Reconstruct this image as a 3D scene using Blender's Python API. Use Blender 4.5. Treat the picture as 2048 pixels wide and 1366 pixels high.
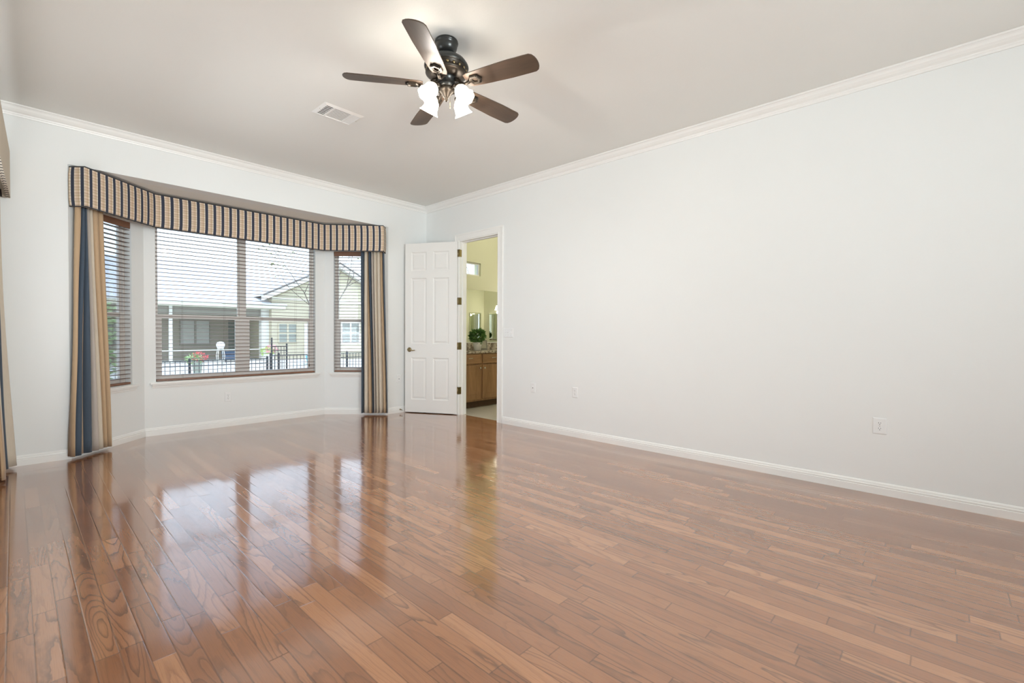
import bpy, bmesh, math, random
from mathutils import Vector, Matrix
from math import sin, cos, pi, tan, radians, sqrt

for o in list(bpy.data.objects):
    bpy.data.objects.remove(o, do_unlink=True)
scn = bpy.context.scene
COL = scn.collection

# ------------------------------------------------------------------ camera
YAW, PITCH, ROLL = radians(42.8888), radians(-0.954), radians(0.33)
CAM = Vector((-4.2819, -5.7655, 1.1529))
fw = Vector((cos(YAW)*cos(PITCH), sin(YAW)*cos(PITCH), sin(PITCH)))
rt = Vector((sin(YAW), -cos(YAW), 0))
up = rt.cross(fw)
r2 = rt*cos(ROLL) + up*sin(ROLL)
u2 = up*cos(ROLL) - rt*sin(ROLL)
cd = bpy.data.cameras.new('camera')
cd.sensor_width = 36
cd.sensor_fit = 'HORIZONTAL'
cd.lens = 926.163/2048*36
cd.clip_start = 0.01
cd.clip_end = 300
cam = bpy.data.objects.new('camera', cd)
COL.objects.link(cam)
m = Matrix((r2, u2, -fw)).transposed().to_4x4()
m.translation = CAM
cam.matrix_world = m
scn.camera = cam

# ------------------------------------------------------------------ view, sky, sun, daylight, fill
scn.view_settings.view_transform = 'Standard'
scn.view_settings.look = 'None'
scn.view_settings.gamma = 1
scn.view_settings.use_curve_mapping = False
scn.view_settings.exposure = 0.16
scn.cycles.max_bounces = 10
scn.cycles.diffuse_bounces = 5
scn.cycles.glossy_bounces = 5
scn.cycles.transparent_max_bounces = 16
scn.cycles.caustics_reflective = False
scn.cycles.caustics_refractive = False
scn.cycles.sample_clamp_indirect = 6.0

w = bpy.data.worlds.new('sky')
scn.world = w
w.use_nodes = True
nt = w.node_tree
nt.nodes.clear()
tc = nt.nodes.new('ShaderNodeTexCoord')
sx = nt.nodes.new('ShaderNodeSeparateXYZ')
rp = nt.nodes.new('ShaderNodeValToRGB')
rp.color_ramp.elements[0].position = 0.0
rp.color_ramp.elements[0].color = (0.77, 0.88, 1.0, 1)
rp.color_ramp.elements[1].position = 0.7
rp.color_ramp.elements[1].color = (0.55, 0.72, 1.0, 1)
bgn = nt.nodes.new('ShaderNodeBackground')
bgn.inputs['Strength'].default_value = 3.1
wo = nt.nodes.new('ShaderNodeOutputWorld')
nt.links.new(tc.outputs['Generated'], sx.inputs[0])
nt.links.new(sx.outputs['Z'], rp.inputs[0])
nt.links.new(rp.outputs[0], bgn.inputs['Color'])
nt.links.new(bgn.outputs[0], wo.inputs['Surface'])

def lamp(name, kind, energy, color, loc, direction=None, **kw):
    l = bpy.data.lights.new(name, kind)
    l.energy = energy
    l.color = color
    for k, v in kw.items():
        setattr(l, k, v)
    o = bpy.data.objects.new(name, l)
    COL.objects.link(o)
    o.location = loc
    if direction is not None:
        o.rotation_euler = Vector(direction).to_track_quat('-Z', 'Y').to_euler()
    return o

lamp('sun', 'SUN', 1.3, (1.0, 0.95, 0.87), (0, 0, 20), (0.5, 0.6, -0.9), angle=radians(1.5))
# added fill lamp outside an invented rear window, daylight lamp at the left window
lamp('fill_light_rear', 'AREA', 140, (0.92, 0.97, 1.0), (-2.75, -9.82, 1.5), (-0.14, 1, 0.34), shape='RECTANGLE', size=1.9, size_y=1.8, spread=radians(110))
lamp('daylight_left', 'AREA', 46, (0.94, 0.97, 1.0), (-4.86, -1.75, 1.45), (1, 0, 0.55), shape='RECTANGLE', size=1.9, size_y=1.6)

# ------------------------------------------------------------------ node helpers
class G:
    """small helper to write node graphs"""
    def __init__(s, name):
        s.mat = bpy.data.materials.new(name)
        s.mat.use_nodes = True
        s.t = s.mat.node_tree
        s.t.nodes.clear()
        s.out = s.t.nodes.new('ShaderNodeOutputMaterial')
    def put(s, sock, v):
        if v is None:
            return
        if isinstance(v, bpy.types.NodeSocket):
            s.t.links.new(v, sock)
        elif isinstance(v, (tuple, list)) and len(v) == 3 and sock.type == 'RGBA':
            sock.default_value = (*v, 1)
        else:
            sock.default_value = v
    def n(s, typ, ins=None, out=0, **props):
        nd = s.t.nodes.new(typ)
        for k, v in props.items():
            setattr(nd, k, v)
        for k, v in (ins or {}).items():
            s.put(nd.inputs[k], v)
        return nd.outputs[out]
    def math(s, op, a, b=None, c=None):
        nd = s.t.nodes.new('ShaderNodeMath')
        nd.operation = op
        for i, v in enumerate((a, b, c)):
            s.put(nd.inputs[i], v) if v is not None else None
        return nd.outputs[0]
    def mix(s, fac, a, b, mode='MIX'):
        nd = s.t.nodes.new('ShaderNodeMix')
        nd.data_type = 'RGBA'
        nd.blend_type = mode
        s.put(nd.inputs['Factor'], fac)
        s.put(nd.inputs[6], a)
        s.put(nd.inputs[7], b)
        return nd.outputs[2]
    def ramp(s, fac, stops, interp='LINEAR'):
        nd = s.t.nodes.new('ShaderNodeValToRGB')
        cr = nd.color_ramp
        cr.interpolation = interp
        while len(cr.elements) < len(stops):
            cr.elements.new(0.5)
        for e, (p, c) in zip(cr.elements, stops):
            e.position = p
            e.color = (*c, 1) if len(c) == 3 else c
        s.put(nd.inputs[0], fac)
        return nd.outputs[0]
    def noise(s, vec, scale, detail=2.0, rough=0.5, out=0, dist=0.0):
        return s.n('ShaderNodeTexNoise', {'Vector': vec, 'Scale': scale, 'Detail': detail, 'Roughness': rough, 'Distortion': dist}, out)
    def coord(s, which='Object'):
        return s.n('ShaderNodeTexCoord', {}, which)
    def mapped(s, vec, scale=(1, 1, 1), loc=(0, 0, 0), rot=(0, 0, 0)):
        return s.n('ShaderNodeMapping', {'Vector': vec, 'Scale': scale, 'Location': loc, 'Rotation': rot})
    def bump(s, h, strength=0.2, dist=0.01):
        return s.n('ShaderNodeBump', {'Height': h, 'Strength': strength, 'Distance': dist})
    def bsdf(s, color, rough=0.5, metal=0.0, spec=0.5, normal=None, **extra):
        nd = s.t.nodes.new('ShaderNodeBsdfPrincipled')
        s.put(nd.inputs['Base Color'], color)
        s.put(nd.inputs['Roughness'], rough)
        s.put(nd.inputs['Metallic'], metal)
        s.put(nd.inputs['Specular IOR Level'], spec)
        if normal is not None:
            s.put(nd.inputs['Normal'], normal)
        for k, v in extra.items():
            s.put(nd.inputs[k], v)
        s.t.links.new(nd.outputs[0], s.out.inputs[0])
        return nd.outputs[0]

def simple(name, color, rough=0.5, metal=0.0, spec=0.5, vary=0.06, scale=9.0, bump=0.0, bscale=120.0, **extra):
    g = G(name)
    co = g.coord()
    dark = tuple(c*(1-vary) for c in color)
    c = g.mix(g.noise(co, scale, 3), dark, color)
    nm = g.bump(g.noise(co, bscale, 3), bump, 0.004) if bump else None
    g.bsdf(c, rough, metal, spec, nm, **extra)
    return g.mat

M = {}
M['wall'] = simple('wall_paint', (0.825, 0.838, 0.828), 0.75, spec=0.25, vary=0.015, scale=3, bump=0.06, bscale=160)
M['ceiling'] = simple('ceiling_paint', (0.84, 0.842, 0.81), 0.85, spec=0.15, vary=0.02, scale=2, bump=0.12, bscale=110)
M['trim'] = simple('white_trim_paint', (0.88, 0.875, 0.85), 0.35, spec=0.4, vary=0.01)
M['door'] = simple('door_paint', (0.83, 0.82, 0.79), 0.4, spec=0.4, vary=0.01)
M['bath_wall'] = simple('pale_green_yellow_paint', (0.70, 0.70, 0.53), 0.7, spec=0.2, vary=0.02, scale=3)
M['bath_ceiling'] = simple('bath_ceiling_paint', (0.75, 0.75, 0.6), 0.8, spec=0.2, vary=0.02)
M['plastic'] = simple('white_plastic', (0.84, 0.845, 0.84), 0.3, vary=0.01)
M['slot'] = simple('dark_slot', (0.05, 0.05, 0.05), 0.6)
M['frame'] = simple('almond_window_vinyl', (0.80, 0.74, 0.69), 0.45, vary=0.03)
M['brass'] = simple('aged_brass', (0.36, 0.28, 0.15), 0.3, 1.0, vary=0.2, scale=30)
M['bronze'] = simple('dark_bronze', (0.05, 0.052, 0.05), 0.28, 0.6, vary=0.25, scale=20)
M['bronze_brown'] = simple('antique_bronze', (0.040, 0.031, 0.022), 0.35, 0.55, vary=0.3, scale=25)  # browner bronze for the fan band, light kit, blade irons and lamp arms
M['cord'] = simple('blind_cord', (0.16, 0.10, 0.07), 0.8)
M['iron'] = simple('black_iron', (0.035, 0.036, 0.04), 0.5, 0.3, vary=0.2)
M['chrome'] = simple('satin_nickel', (0.75, 0.72, 0.66), 0.25, 1.0)
M['pot'] = simple('white_ceramic', (0.85, 0.86, 0.85), 0.2, vary=0.02)
M['stucco'] = simple('cream_stucco', (0.50, 0.45, 0.32), 0.9, vary=0.08, scale=3, bump=0.2, bscale=60)
M['stucco_pale'] = simple('pale_green_grey_stucco', (0.46, 0.405, 0.295), 0.9, vary=0.08, scale=3, bump=0.2, bscale=60)
M['fascia'] = simple('cream_fascia_paint', (0.66, 0.63, 0.50), 0.6)
M['column'] = simple('white_column_paint', (0.64, 0.62, 0.56), 0.6)
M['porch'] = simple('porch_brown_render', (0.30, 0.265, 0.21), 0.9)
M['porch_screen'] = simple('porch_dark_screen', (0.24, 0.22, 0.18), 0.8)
M['dark_glass'] = simple('dark_window_glass', (0.15, 0.16, 0.14), 0.08, spec=0.8)
M['pale_glass'] = simple('pale_window_glass', (0.40, 0.385, 0.34), 0.4, spec=0.2)
M['shutter'] = simple('sage_shutter', (0.30, 0.32, 0.27), 0.6)
M['ground'] = simple('sunlit_pale_gravel', (0.74, 0.71, 0.64), 0.95, vary=0.25, scale=6, bump=0.4, bscale=40)
M['patio'] = simple('patio_concrete', (0.80, 0.79, 0.76), 0.9, vary=0.08, scale=4)
M['terracotta'] = simple('terracotta', (0.55, 0.20, 0.10), 0.7)
M['blue_pot'] = simple('turquoise_glaze', (0.15, 0.45, 0.55), 0.3)
M['blue_cloth'] = simple('blue_cushion', (0.05, 0.075, 0.12), 0.8)
M['exterior'] = simple('own_house_render', (0.7, 0.67, 0.58), 0.9)
M['bark'] = simple('grey_bark', (0.20, 0.16, 0.13), 0.9, vary=0.4, scale=30)
M['soil'] = simple('dark_soil', (0.06, 0.045, 0.03), 0.95)

def leaf_mat(name, a, b):
    g = G(name)
    c = g.mix(g.noise(g.coord(), 5.0, 4), a, b)
    g.bsdf(c, 0.55, spec=0.3)
    return g.mat
M['leaf_bush'] = leaf_mat('hedge_leaves', (0.20, 0.34, 0.12), (0.46, 0.56, 0.30))
M['leaf_tree'] = leaf_mat('tree_leaves', (0.16, 0.20, 0.10), (0.30, 0.30, 0.16))
M['leaf_pot'] = leaf_mat('plant_leaves', (0.06, 0.15, 0.04), (0.18, 0.34, 0.10))
M['petal_red'] = leaf_mat('red_petals', (0.55, 0.06, 0.07), (0.70, 0.22, 0.20))
M['petal_pink'] = leaf_mat('pink_petals', (0.80, 0.25, 0.32), (0.90, 0.50, 0.50))
M['leaf_lime'] = leaf_mat('lime_leaves', (0.30, 0.45, 0.10), (0.50, 0.60, 0.20))

def wood(name, dark, light, rough=0.4, axis='X', scale=14.0, spec=0.5):
    g = G(name)
    st = {'X': (0.12, 1, 1), 'Y': (1, 0.12, 1), 'Z': (1, 1, 0.12)}[axis]
    co = g.mapped(g.coord(), st)
    a = g.noise(co, scale, 5, 0.6, dist=0.6)
    b = g.noise(co, scale*7, 3)
    f = g.math('ADD', g.math('MULTIPLY', a, 0.75), g.math('MULTIPLY', b, 0.25))
    c = g.ramp(f, [(0.32, dark), (0.68, light)])
    g.bsdf(c, rough, spec=spec)
    return g.mat
M['slat'] = wood('stained_slat_wood', (0.105, 0.062, 0.043), (0.19, 0.112, 0.076), 0.4, 'X')
M['rail'] = wood('stained_rail_wood', (0.16, 0.075, 0.042), (0.27, 0.13, 0.075), 0.35, 'X')
M['blade'] = wood('walnut_blade', (0.042, 0.027, 0.018), (0.088, 0.056, 0.036), 0.42, 'X', 10)
M['cabinet'] = wood('oak_cabinet', (0.24, 0.125, 0.058), (0.42, 0.235, 0.115), 0.4, 'Z', 12)
M['cabinet_h'] = wood('oak_cabinet_drawer', (0.24, 0.125, 0.058), (0.40, 0.22, 0.108), 0.4, 'X', 12)
M['toe'] = simple('toe_kick_wood', (0.10, 0.055, 0.028), 0.6)

def m_granite():
    g = G('brown_granite')
    co = g.coord()
    a = g.noise(co, 9, 6, 0.7, dist=1.5)
    c = g.ramp(a, [(0.35, (0.06, 0.045, 0.04)), (0.5, (0.26, 0.20, 0.16)), (0.56, (0.62, 0.55, 0.45)), (0.65, (0.22, 0.17, 0.13))])
    v = g.noise(co, 90, 2)
    c = g.mix(g.math('MULTIPLY', g.math('GREATER_THAN', v, 0.58), 0.5), c, (0.75, 0.70, 0.6))
    g.bsdf(c, 0.12)
    return g.mat
M['granite'] = m_granite()

def m_tile():
    g = G('beige_floor_tile')
    co = g.coord()
    b = g.n('ShaderNodeTexBrick', {'Vector': co, 'Color1': (0.62, 0.58, 0.50), 'Color2': (0.66, 0.62, 0.55), 'Mortar': (0.42, 0.39, 0.34),
            'Scale': 1.0, 'Mortar Size': 0.004, 'Brick Width': 0.45, 'Row Height': 0.45}, offset=0.0)
    c = g.mix(g.noise(co, 7, 4), b, (0.56, 0.52, 0.45))
    g.bsdf(c, 0.3)
    return g.mat
M['tile'] = m_tile()

def m_roof():
    g = G('pale_shingle_roof')
    co = g.coord()
    b = g.n('ShaderNodeTexBrick', {'Vector': co, 'Color1': (0.68, 0.67, 0.66), 'Color2': (0.78, 0.76, 0.74), 'Mortar': (0.55, 0.55, 0.57),
            'Scale': 1.0, 'Mortar Size': 0.02, 'Brick Width': 0.4, 'Row Height': 0.16})
    c = g.mix(g.noise(co, 2, 4), b, (0.66, 0.66, 0.69))
    g.bsdf(c, 0.9)
    return g.mat
M['roof'] = m_roof()
M['rake'] = simple('dark_roof_edge', (0.20, 0.18, 0.17), 0.8)

def m_glass():
    g = G('clear_window_pane')
    fr = g.n('ShaderNodeFresnel', {'IOR': 1.45})
    tr = g.n('ShaderNodeBsdfTransparent', {'Color': (0.96, 0.98, 0.97)})
    gl = g.n('ShaderNodeBsdfGlossy', {'Roughness': 0.02, 'Color': (1, 1, 1)})
    mx = g.n('ShaderNodeMixShader', {0: g.math('MULTIPLY', fr, 0.8), 1: tr, 2: gl})
    g.t.links.new(mx, g.out.inputs[0])
    return g.mat
M['glass'] = m_glass()

def m_mirror():
    g = G('silvered_mirror')
    g.bsdf((0.88, 0.91, 0.86), 0.01, 1.0)
    return g.mat
M['mirror'] = m_mirror()

def m_glow(name, col, strength):
    g = G(name)
    g.bsdf((0.9, 0.88, 0.82), 0.4, **{'Emission Color': col, 'Emission Strength': strength})
    return g.mat
M['shade_neck'] = m_glow('frosted_glass_neck', (1.0, 0.78, 0.52), 1.1)
M['shade_dim'] = m_glow('lit_opal_glass', (1.0, 0.90, 0.74), 4.0)
M['shade'] = m_glow('lit_frosted_glass_shade', (1.0, 0.89, 0.76), 26.0)
M['bulb'] = m_glow('lit_bulb', (1.0, 0.82, 0.60), 14.0)

# oak strip floor, boards along Y
def m_floor():
    g = G('oak_strip_floor')
    co = g.coord()
    s = g.t.nodes.new('ShaderNodeSeparateXYZ')
    g.put(s.inputs[0], co)
    X, Y = s.outputs[0], s.outputs[1]
    W = 0.0695
    xr = g.math('DIVIDE', X, W)
    row = g.math('FLOOR', xr)
    fx = g.math('SUBTRACT', xr, row)
    def rnd(a, b=None, seed=0.0):
        v = g.n('ShaderNodeCombineXYZ', {0: a, 1: b if b is not None else 0.0, 2: seed})
        return g.n('ShaderNodeTexWhiteNoise', {'Vector': v}, 0, noise_dimensions='3D')
    rr = rnd(row, None, 3.7)
    rl = g.math('ADD', g.math('MULTIPLY', rnd(row, None, 9.1), 0.55), 0.45)
    yr = g.math('DIVIDE', g.math('ADD', Y, g.math('MULTIPLY', rr, 17.0)), rl)
    pk = g.math('FLOOR', yr)
    fy = g.math('SUBTRACT', yr, pk)
    tone = rnd(row, pk, 1.3)
    seed = rnd(row, pk, 5.9)
    seed2 = rnd(row, pk, 7.7)
    # cathedral grain: contour lines of a stretched noise, every board its own
    lx = g.math('ADD', X, g.math('MULTIPLY', seed, 40.0))
    ly = g.math('ADD', Y, g.math('MULTIPLY', seed2, 30.0))
    v = g.n('ShaderNodeCombineXYZ', {0: g.math('MULTIPLY', lx, 8.5), 1: g.math('MULTIPLY', ly, 1.0), 2: g.math('MULTIPLY', seed, 9.0)})
    n1 = g.noise(v, 1.0, 1.2, 0.45, dist=0.35)
    v2 = g.n('ShaderNodeCombineXYZ', {0: g.math('MULTIPLY', lx, 60.0), 1: g.math('MULTIPLY', ly, 16.0), 2: seed})
    wob = g.noise(v2, 1.0, 2)
    k = g.math('ADD', g.math('MULTIPLY', seed2, 9.0), 7.0)
    ring = g.math('FRACT', g.math('ADD', g.math('MULTIPLY', n1, k), g.math('MULTIPLY', wob, 0.45)))
    line = g.ramp(ring, [(0.0, (0, 0, 0)), (0.58, (0.04, 0.04, 0.04)), (0.82, (0.75, 0.75, 0.75)), (0.90, (1, 1, 1)), (0.97, (0, 0, 0))])
    v3 = g.n('ShaderNodeCombineXYZ', {0: g.math('MULTIPLY', lx, 420.0), 1: g.math('MULTIPLY', ly, 9.0), 2: seed})
    pore = g.noise(v3, 1.0, 2)
    big = g.noise(g.n('ShaderNodeCombineXYZ', {0: g.math('MULTIPLY', lx, 5.0), 1: g.math('MULTIPLY', ly, 2.2), 2: seed2}), 1.0, 2)
    base = g.ramp(tone, [(0.0, (0.269, 0.115, 0.056)), (0.35, (0.341, 0.149, 0.073)), (0.7, (0.394, 0.180, 0.088)), (0.92, (0.514, 0.250, 0.126))])
    base = g.mix(g.math('MULTIPLY', big, 0.5), base, (0.299, 0.128, 0.060))
    c = g.mix(g.math('MULTIPLY', line, g.math('ADD', 0.16, g.math('MULTIPLY', g.math('POWER', rnd(row, pk, 12.4), 1.5), 0.60))), base, (0.105, 0.052, 0.032))
    c = g.mix(g.math('MULTIPLY', g.ramp(pore, [(0.50, (0, 0, 0)), (0.72, (1, 1, 1))]), 0.30), c, (0.15, 0.075, 0.042))
    # joints
    ex = g.math('MULTIPLY', g.math('MINIMUM', fx, g.math('SUBTRACT', 1.0, fx)), W)
    ey = g.math('MULTIPLY', g.math('MINIMUM', fy, g.math('SUBTRACT', 1.0, fy)), rl)
    e = g.math('MINIMUM', ex, ey)
    gap = g.ramp(e, [(0.0, (1, 1, 1)), (0.0011, (0, 0, 0))])
    c = g.mix(g.math('MULTIPLY', gap, 0.55), c, (0.05, 0.025, 0.015))
    hgt = g.math('SUBTRACT', g.math('MULTIPLY', g.noise(co, 4.0, 2), 0.25), gap)
    # every board lies at a very slightly different tilt
    nm = g.bump(hgt, 0.06, 0.003)
    tilt = g.n('ShaderNodeCombineXYZ', {0: g.math('MULTIPLY', g.math('SUBTRACT', seed, 0.5), 0.010), 1: g.math('MULTIPLY', g.math('SUBTRACT', seed2, 0.5), 0.010), 2: 0.0})
    nm = g.n('ShaderNodeVectorMath', {0: nm, 1: tilt}, operation='ADD')
    nm = g.n('ShaderNodeVectorMath', {0: nm}, operation='NORMALIZE')
    rough = g.math('ADD', 0.065, g.math('MULTIPLY', g.noise(co, 3.0, 2), 0.05))
    g.bsdf(c, g.math('ADD', rough, 0.06), spec=0.6, normal=nm, **{'Coat Weight': 1.0, 'Coat Roughness': rough, 'Coat IOR': 1.55, 'Coat Normal': nm})
    return g.mat
M['floor'] = m_floor()

# striped and checked valance fabric, u along the board in metres, v upwards
def m_plaid():
    g = G('navy_striped_plaid_fabric')
    uv = g.n('ShaderNodeUVMap', {})
    s = g.t.nodes.new('ShaderNodeSeparateXYZ')
    g.put(s.inputs[0], uv)
    U, V = s.outputs[0], s.outputs[1]
    pu = g.math('FRACT', g.math('DIVIDE', U, 0.0815))
    cu = g.ramp(pu, [(0.0, (0.70, 0.62, 0.50)), (0.13, (0.64, 0.51, 0.385)), (0.34, (0.57, 0.44, 0.31)), (0.52, (0.74, 0.68, 0.57)), (0.655, (0.048, 0.054, 0.075))], 'CONSTANT')
    pv = g.math('FRACT', g.math('DIVIDE', V, 0.052))
    cv = g.ramp(pv, [(0.0, (1.05, 1.05, 1.05)), (0.30, (0.80, 0.74, 0.66)), (0.55, (1.10, 1.10, 1.08)), (0.8, (0.86, 0.84, 0.74))])
    isnavy = g.math('MULTIPLY', g.math('GREATER_THAN', pu, 0.655), g.math('LESS_THAN', pu, 1.1))
    c = g.mix(g.math('SUBTRACT', 1.0, g.math('MULTIPLY', isnavy, 0.7)), cu, cv, 'MULTIPLY')
    nd = c.node
    c2 = g.mix(1.0, cu, cv, 'MULTIPLY')
    c = g.mix(isnavy, c2, cu)
    nm = g.bump(g.noise(uv, 900, 2), 0.15, 0.001)
    c = g.mix(1.0, c, (1.05, 1.04, 1.09), 'MULTIPLY')
    g.bsdf(c, 0.85, spec=0.15, normal=nm)
    return g.mat
M['plaid'] = m_plaid()
M['welt'] = simple('navy_welt', (0.06, 0.058, 0.062), 0.85, vary=0.4, scale=60)
M['lining'] = simple('cream_lining', (0.62, 0.55, 0.45), 0.9, spec=0.1, bump=0.1, bscale=400)
def m_bordered(name, whole):
    g = G(name)
    if whole:
        s_ = g.t.nodes.new('ShaderNodeSeparateXYZ'); g.put(s_.inputs[0], g.coord())
        U, V = s_.outputs[1], s_.outputs[2]
        on = g.math('LESS_THAN', g.math('FRACT', g.math('DIVIDE', U, 0.08)), 0.3)
    else:
        s_ = g.t.nodes.new('ShaderNodeSeparateXYZ'); g.put(s_.inputs[0], g.n('ShaderNodeUVMap', {}))
        U, V = s_.outputs[0], s_.outputs[1]
        st = g.math('LESS_THAN', g.math('FRACT', g.math('DIVIDE', U, 0.08)), 0.3)
        on = g.math('MULTIPLY', st, g.math('LESS_THAN', V, 0.06))
    g.bsdf(g.mix(on, (0.60, 0.53, 0.44), (0.05, 0.045, 0.045)), 0.85, spec=0.1)
    return g.mat
M['bordered'] = m_bordered('taupe_with_striped_border', False)
M['stitched'] = m_bordered('taupe_cord_with_dark_stitches', True)
def cloth(name, col):
    g = G(name)
    co = g.coord()
    c = g.mix(g.noise(g.mapped(co, (1, 1, 0.1)), 200, 2), tuple(x*0.88 for x in col), col)
    g.bsdf(c, 0.7, spec=0.25, normal=g.bump(g.noise(co, 600, 2), 0.1, 0.001), **{'Sheen Weight': 0.2})
    return g.mat
M['c_navy'] = cloth('navy_satin_stripe', (0.060, 0.083, 0.115))
M['c_cream'] = cloth('cream_stripe', (0.66, 0.58, 0.47))
M['c_tan'] = cloth('tan_stripe', (0.52, 0.365, 0.225))
M['c_grey'] = cloth('grey_mauve_stripe', (0.48, 0.42, 0.37))
M['c_dark'] = cloth('dark_brown_stripe', (0.06, 0.050, 0.052))

# ------------------------------------------------------------------ mesh helpers
ROOTM = {}

class MB:
    def __init__(s):
        s.v = []; s.f = []; s.mi = []; s.uv = []; s.sm = []
    def add(s, vs, fs, mi=0, uvs=None, smooth=False, M4=None):
        b = len(s.v)
        for p in vs:
            p = Vector(p)
            s.v.append(M4 @ p if M4 else p)
        for i, f in enumerate(fs):
            s.f.append([b+k for k in f])
            s.mi.append(mi if isinstance(mi, int) else mi[i])
            s.uv.append(uvs[i] if uvs else None)
            s.sm.append(smooth)
        return s
    def box(s, lo, hi, mi=0, M4=None, bev=0.0):
        x0, y0, z0 = lo; x1, y1, z1 = hi
        if x0 > x1: x0, x1 = x1, x0
        if y0 > y1: y0, y1 = y1, y0
        if z0 > z1: z0, z1 = z1, z0
        if bev <= 0:
            vs = [(x0,y0,z0),(x1,y0,z0),(x1,y1,z0),(x0,y1,z0),(x0,y0,z1),(x1,y0,z1),(x1,y1,z1),(x0,y1,z1)]
            fs = [(3,2,1,0),(4,5,6,7),(0,1,5,4),(1,2,6,5),(2,3,7,6),(3,0,4,7)]
            return s.add(vs, fs, mi, None, False, M4)
        bm = bmesh.new()
        bmesh.ops.create_cube(bm, size=1)
        for v in bm.verts:
            v.co = Vector(((x0+x1)/2+v.co.x*(x1-x0), (y0+y1)/2+v.co.y*(y1-y0), (z0+z1)/2+v.co.z*(z1-z0)))
        bmesh.ops.bevel(bm, geom=list(bm.edges), offset=bev, segments=2, affect='EDGES', profile=0.5)
        bm.verts.index_update()
        s.add([v.co.copy() for v in bm.verts], [[v.index for v in f.verts] for f in bm.faces], mi, None, False, M4)
        bm.free()
        return s
    def prism(s, poly, z0, z1, mi=0, M4=None):
        n = len(poly)
        vs = [(p[0], p[1], z0) for p in poly] + [(p[0], p[1], z1) for p in poly]
        fs = [tuple(range(n))[::-1], tuple(range(n, 2*n))] + [(i, (i+1) % n, n+(i+1) % n, n+i) for i in range(n)]
        return s.add(vs, fs, mi, None, False, M4)
    def lathe(s, prof, seg=32, M4=None, mi=0, smooth=True):
        """profile of (radius, z) about local Z"""
        vs = []; fs = []
        for r, z in prof:
            for k in range(seg):
                a = 2*pi*k/seg
                vs.append((r*cos(a), r*sin(a), z))
        for i in range(len(prof)-1):
            for k in range(seg):
                k2 = (k+1) % seg
                fs.append((i*seg+k, i*seg+k2, (i+1)*seg+k2, (i+1)*seg+k))
        fs.append(tuple(range(seg))[::-1])
        fs.append(tuple((len(prof)-1)*seg+k for k in range(seg)))
        return s.add(vs, fs, mi, None, smooth, M4)
    def tube(s, pts, rad, seg=8, mi=0, M4=None, cap=True):
        pts = [Vector(p) for p in pts]
        rads = rad if isinstance(rad, (list, tuple)) else [rad]*len(pts)
        vs = []; fs = []
        ref = Vector((0, 0, 1))
        d0 = (pts[1]-pts[0]).normalized()
        if abs(d0.z) > 0.95: ref = Vector((1, 0, 0))
        for i, p in enumerate(pts):
            a = pts[max(i-1, 0)]; b = pts[min(i+1, len(pts)-1)]
            d = (b-a).normalized()
            sd = d.cross(ref)
            if sd.length < 1e-4: sd = d.cross(Vector((0, 1, 0)))
            sd.normalize()
            u = sd.cross(d).normalized()
            for k in range(seg):
                t = 2*pi*k/seg
                vs.append(p + (sd*cos(t)+u*sin(t))*rads[i])
        for i in range(len(pts)-1):
            for k in range(seg):
                k2 = (k+1) % seg
                fs.append((i*seg+k2, i*seg+k, (i+1)*seg+k, (i+1)*seg+k2))
        if cap:
            fs.append(tuple(range(seg)))
            fs.append(tuple((len(pts)-1)*seg+k for k in range(seg))[::-1])
        return s.add(vs, fs, mi, None, True, M4)
    def sweep(s, prof, A, B, mA=0.0, mB=0.0, mi=0, smooth=False):
        """profile (d into room, z) from plan point A to B, room on the right hand side; m = mitre factors"""
        A = Vector((A[0], A[1], 0)); B = Vector((B[0], B[1], 0))
        t = (B-A).normalized(); n = Vector((t.y, -t.x, 0))
        k = len(prof); vs = []
        for d, z in prof: vs.append(A+n*d+t*(d*mA)+Vector((0, 0, z)))
        for d, z in prof: vs.append(B+n*d-t*(d*mB)+Vector((0, 0, z)))
        fs = [(i, (i+1) % k, k+(i+1) % k, k+i) for i in range(k)] + [tuple(range(k))[::-1], tuple(range(k, 2*k))]
        return s.add(vs, fs, mi, None, smooth)
    def build(s, name, mats, parent=None, world=True):
        me = bpy.data.meshes.new(name)
        vs = s.v
        root = None
        if parent is not None:
            root = parent
            while root.parent is not None: root = root.parent
            if world and root.name in ROOTM:
                inv = ROOTM[root.name].inverted()
                vs = [inv @ v for v in vs]
        me.from_pydata([tuple(v) for v in vs], [], s.f)
        if not isinstance(mats, (list, tuple)): mats = [mats]
        for mm in mats: me.materials.append(mm)
        for p, mi, sm in zip(me.polygons, s.mi, s.sm):
            p.material_index = mi
            p.use_smooth = sm
        if any(u is not None for u in s.uv):
            ul = me.uv_layers.new(name='UVMap')
            for p, u in zip(me.polygons, s.uv):
                if u is None: continue
                for li, c in zip(p.loop_indices, u): ul.data[li].uv = c
        bm = bmesh.new(); bm.from_mesh(me)
        bmesh.ops.recalc_face_normals(bm, faces=list(bm.faces))
        bm.to_mesh(me); bm.free()
        me.update()
        o = bpy.data.objects.new(name, me)
        COL.objects.link(o)
        if parent is not None: o.parent = parent
        return o

def tag(o, label=None, cat=None, group=None, kind=None):
    if label: o['label'] = label
    if cat: o['category'] = cat
    if group: o['group'] = group
    if kind: o['kind'] = kind
    return o

def thing(name, label, cat, loc=(0, 0, 0), rz=0.0, group=None, kind=None):
    o = bpy.data.objects.new(name, None)
    o.empty_display_size = 0.1
    COL.objects.link(o)
    o.location = loc
    o.rotation_euler = (0, 0, rz)
    ROOTM[o.name] = Matrix.Translation(Vector(loc)) @ Matrix.Rotation(rz, 4, 'Z')
    return tag(o, label, cat, group, kind)

def struct(name, mb, mat, label=None, cat=None):
    return tag(mb.build(name, mat), label, cat, None, 'structure')

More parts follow.
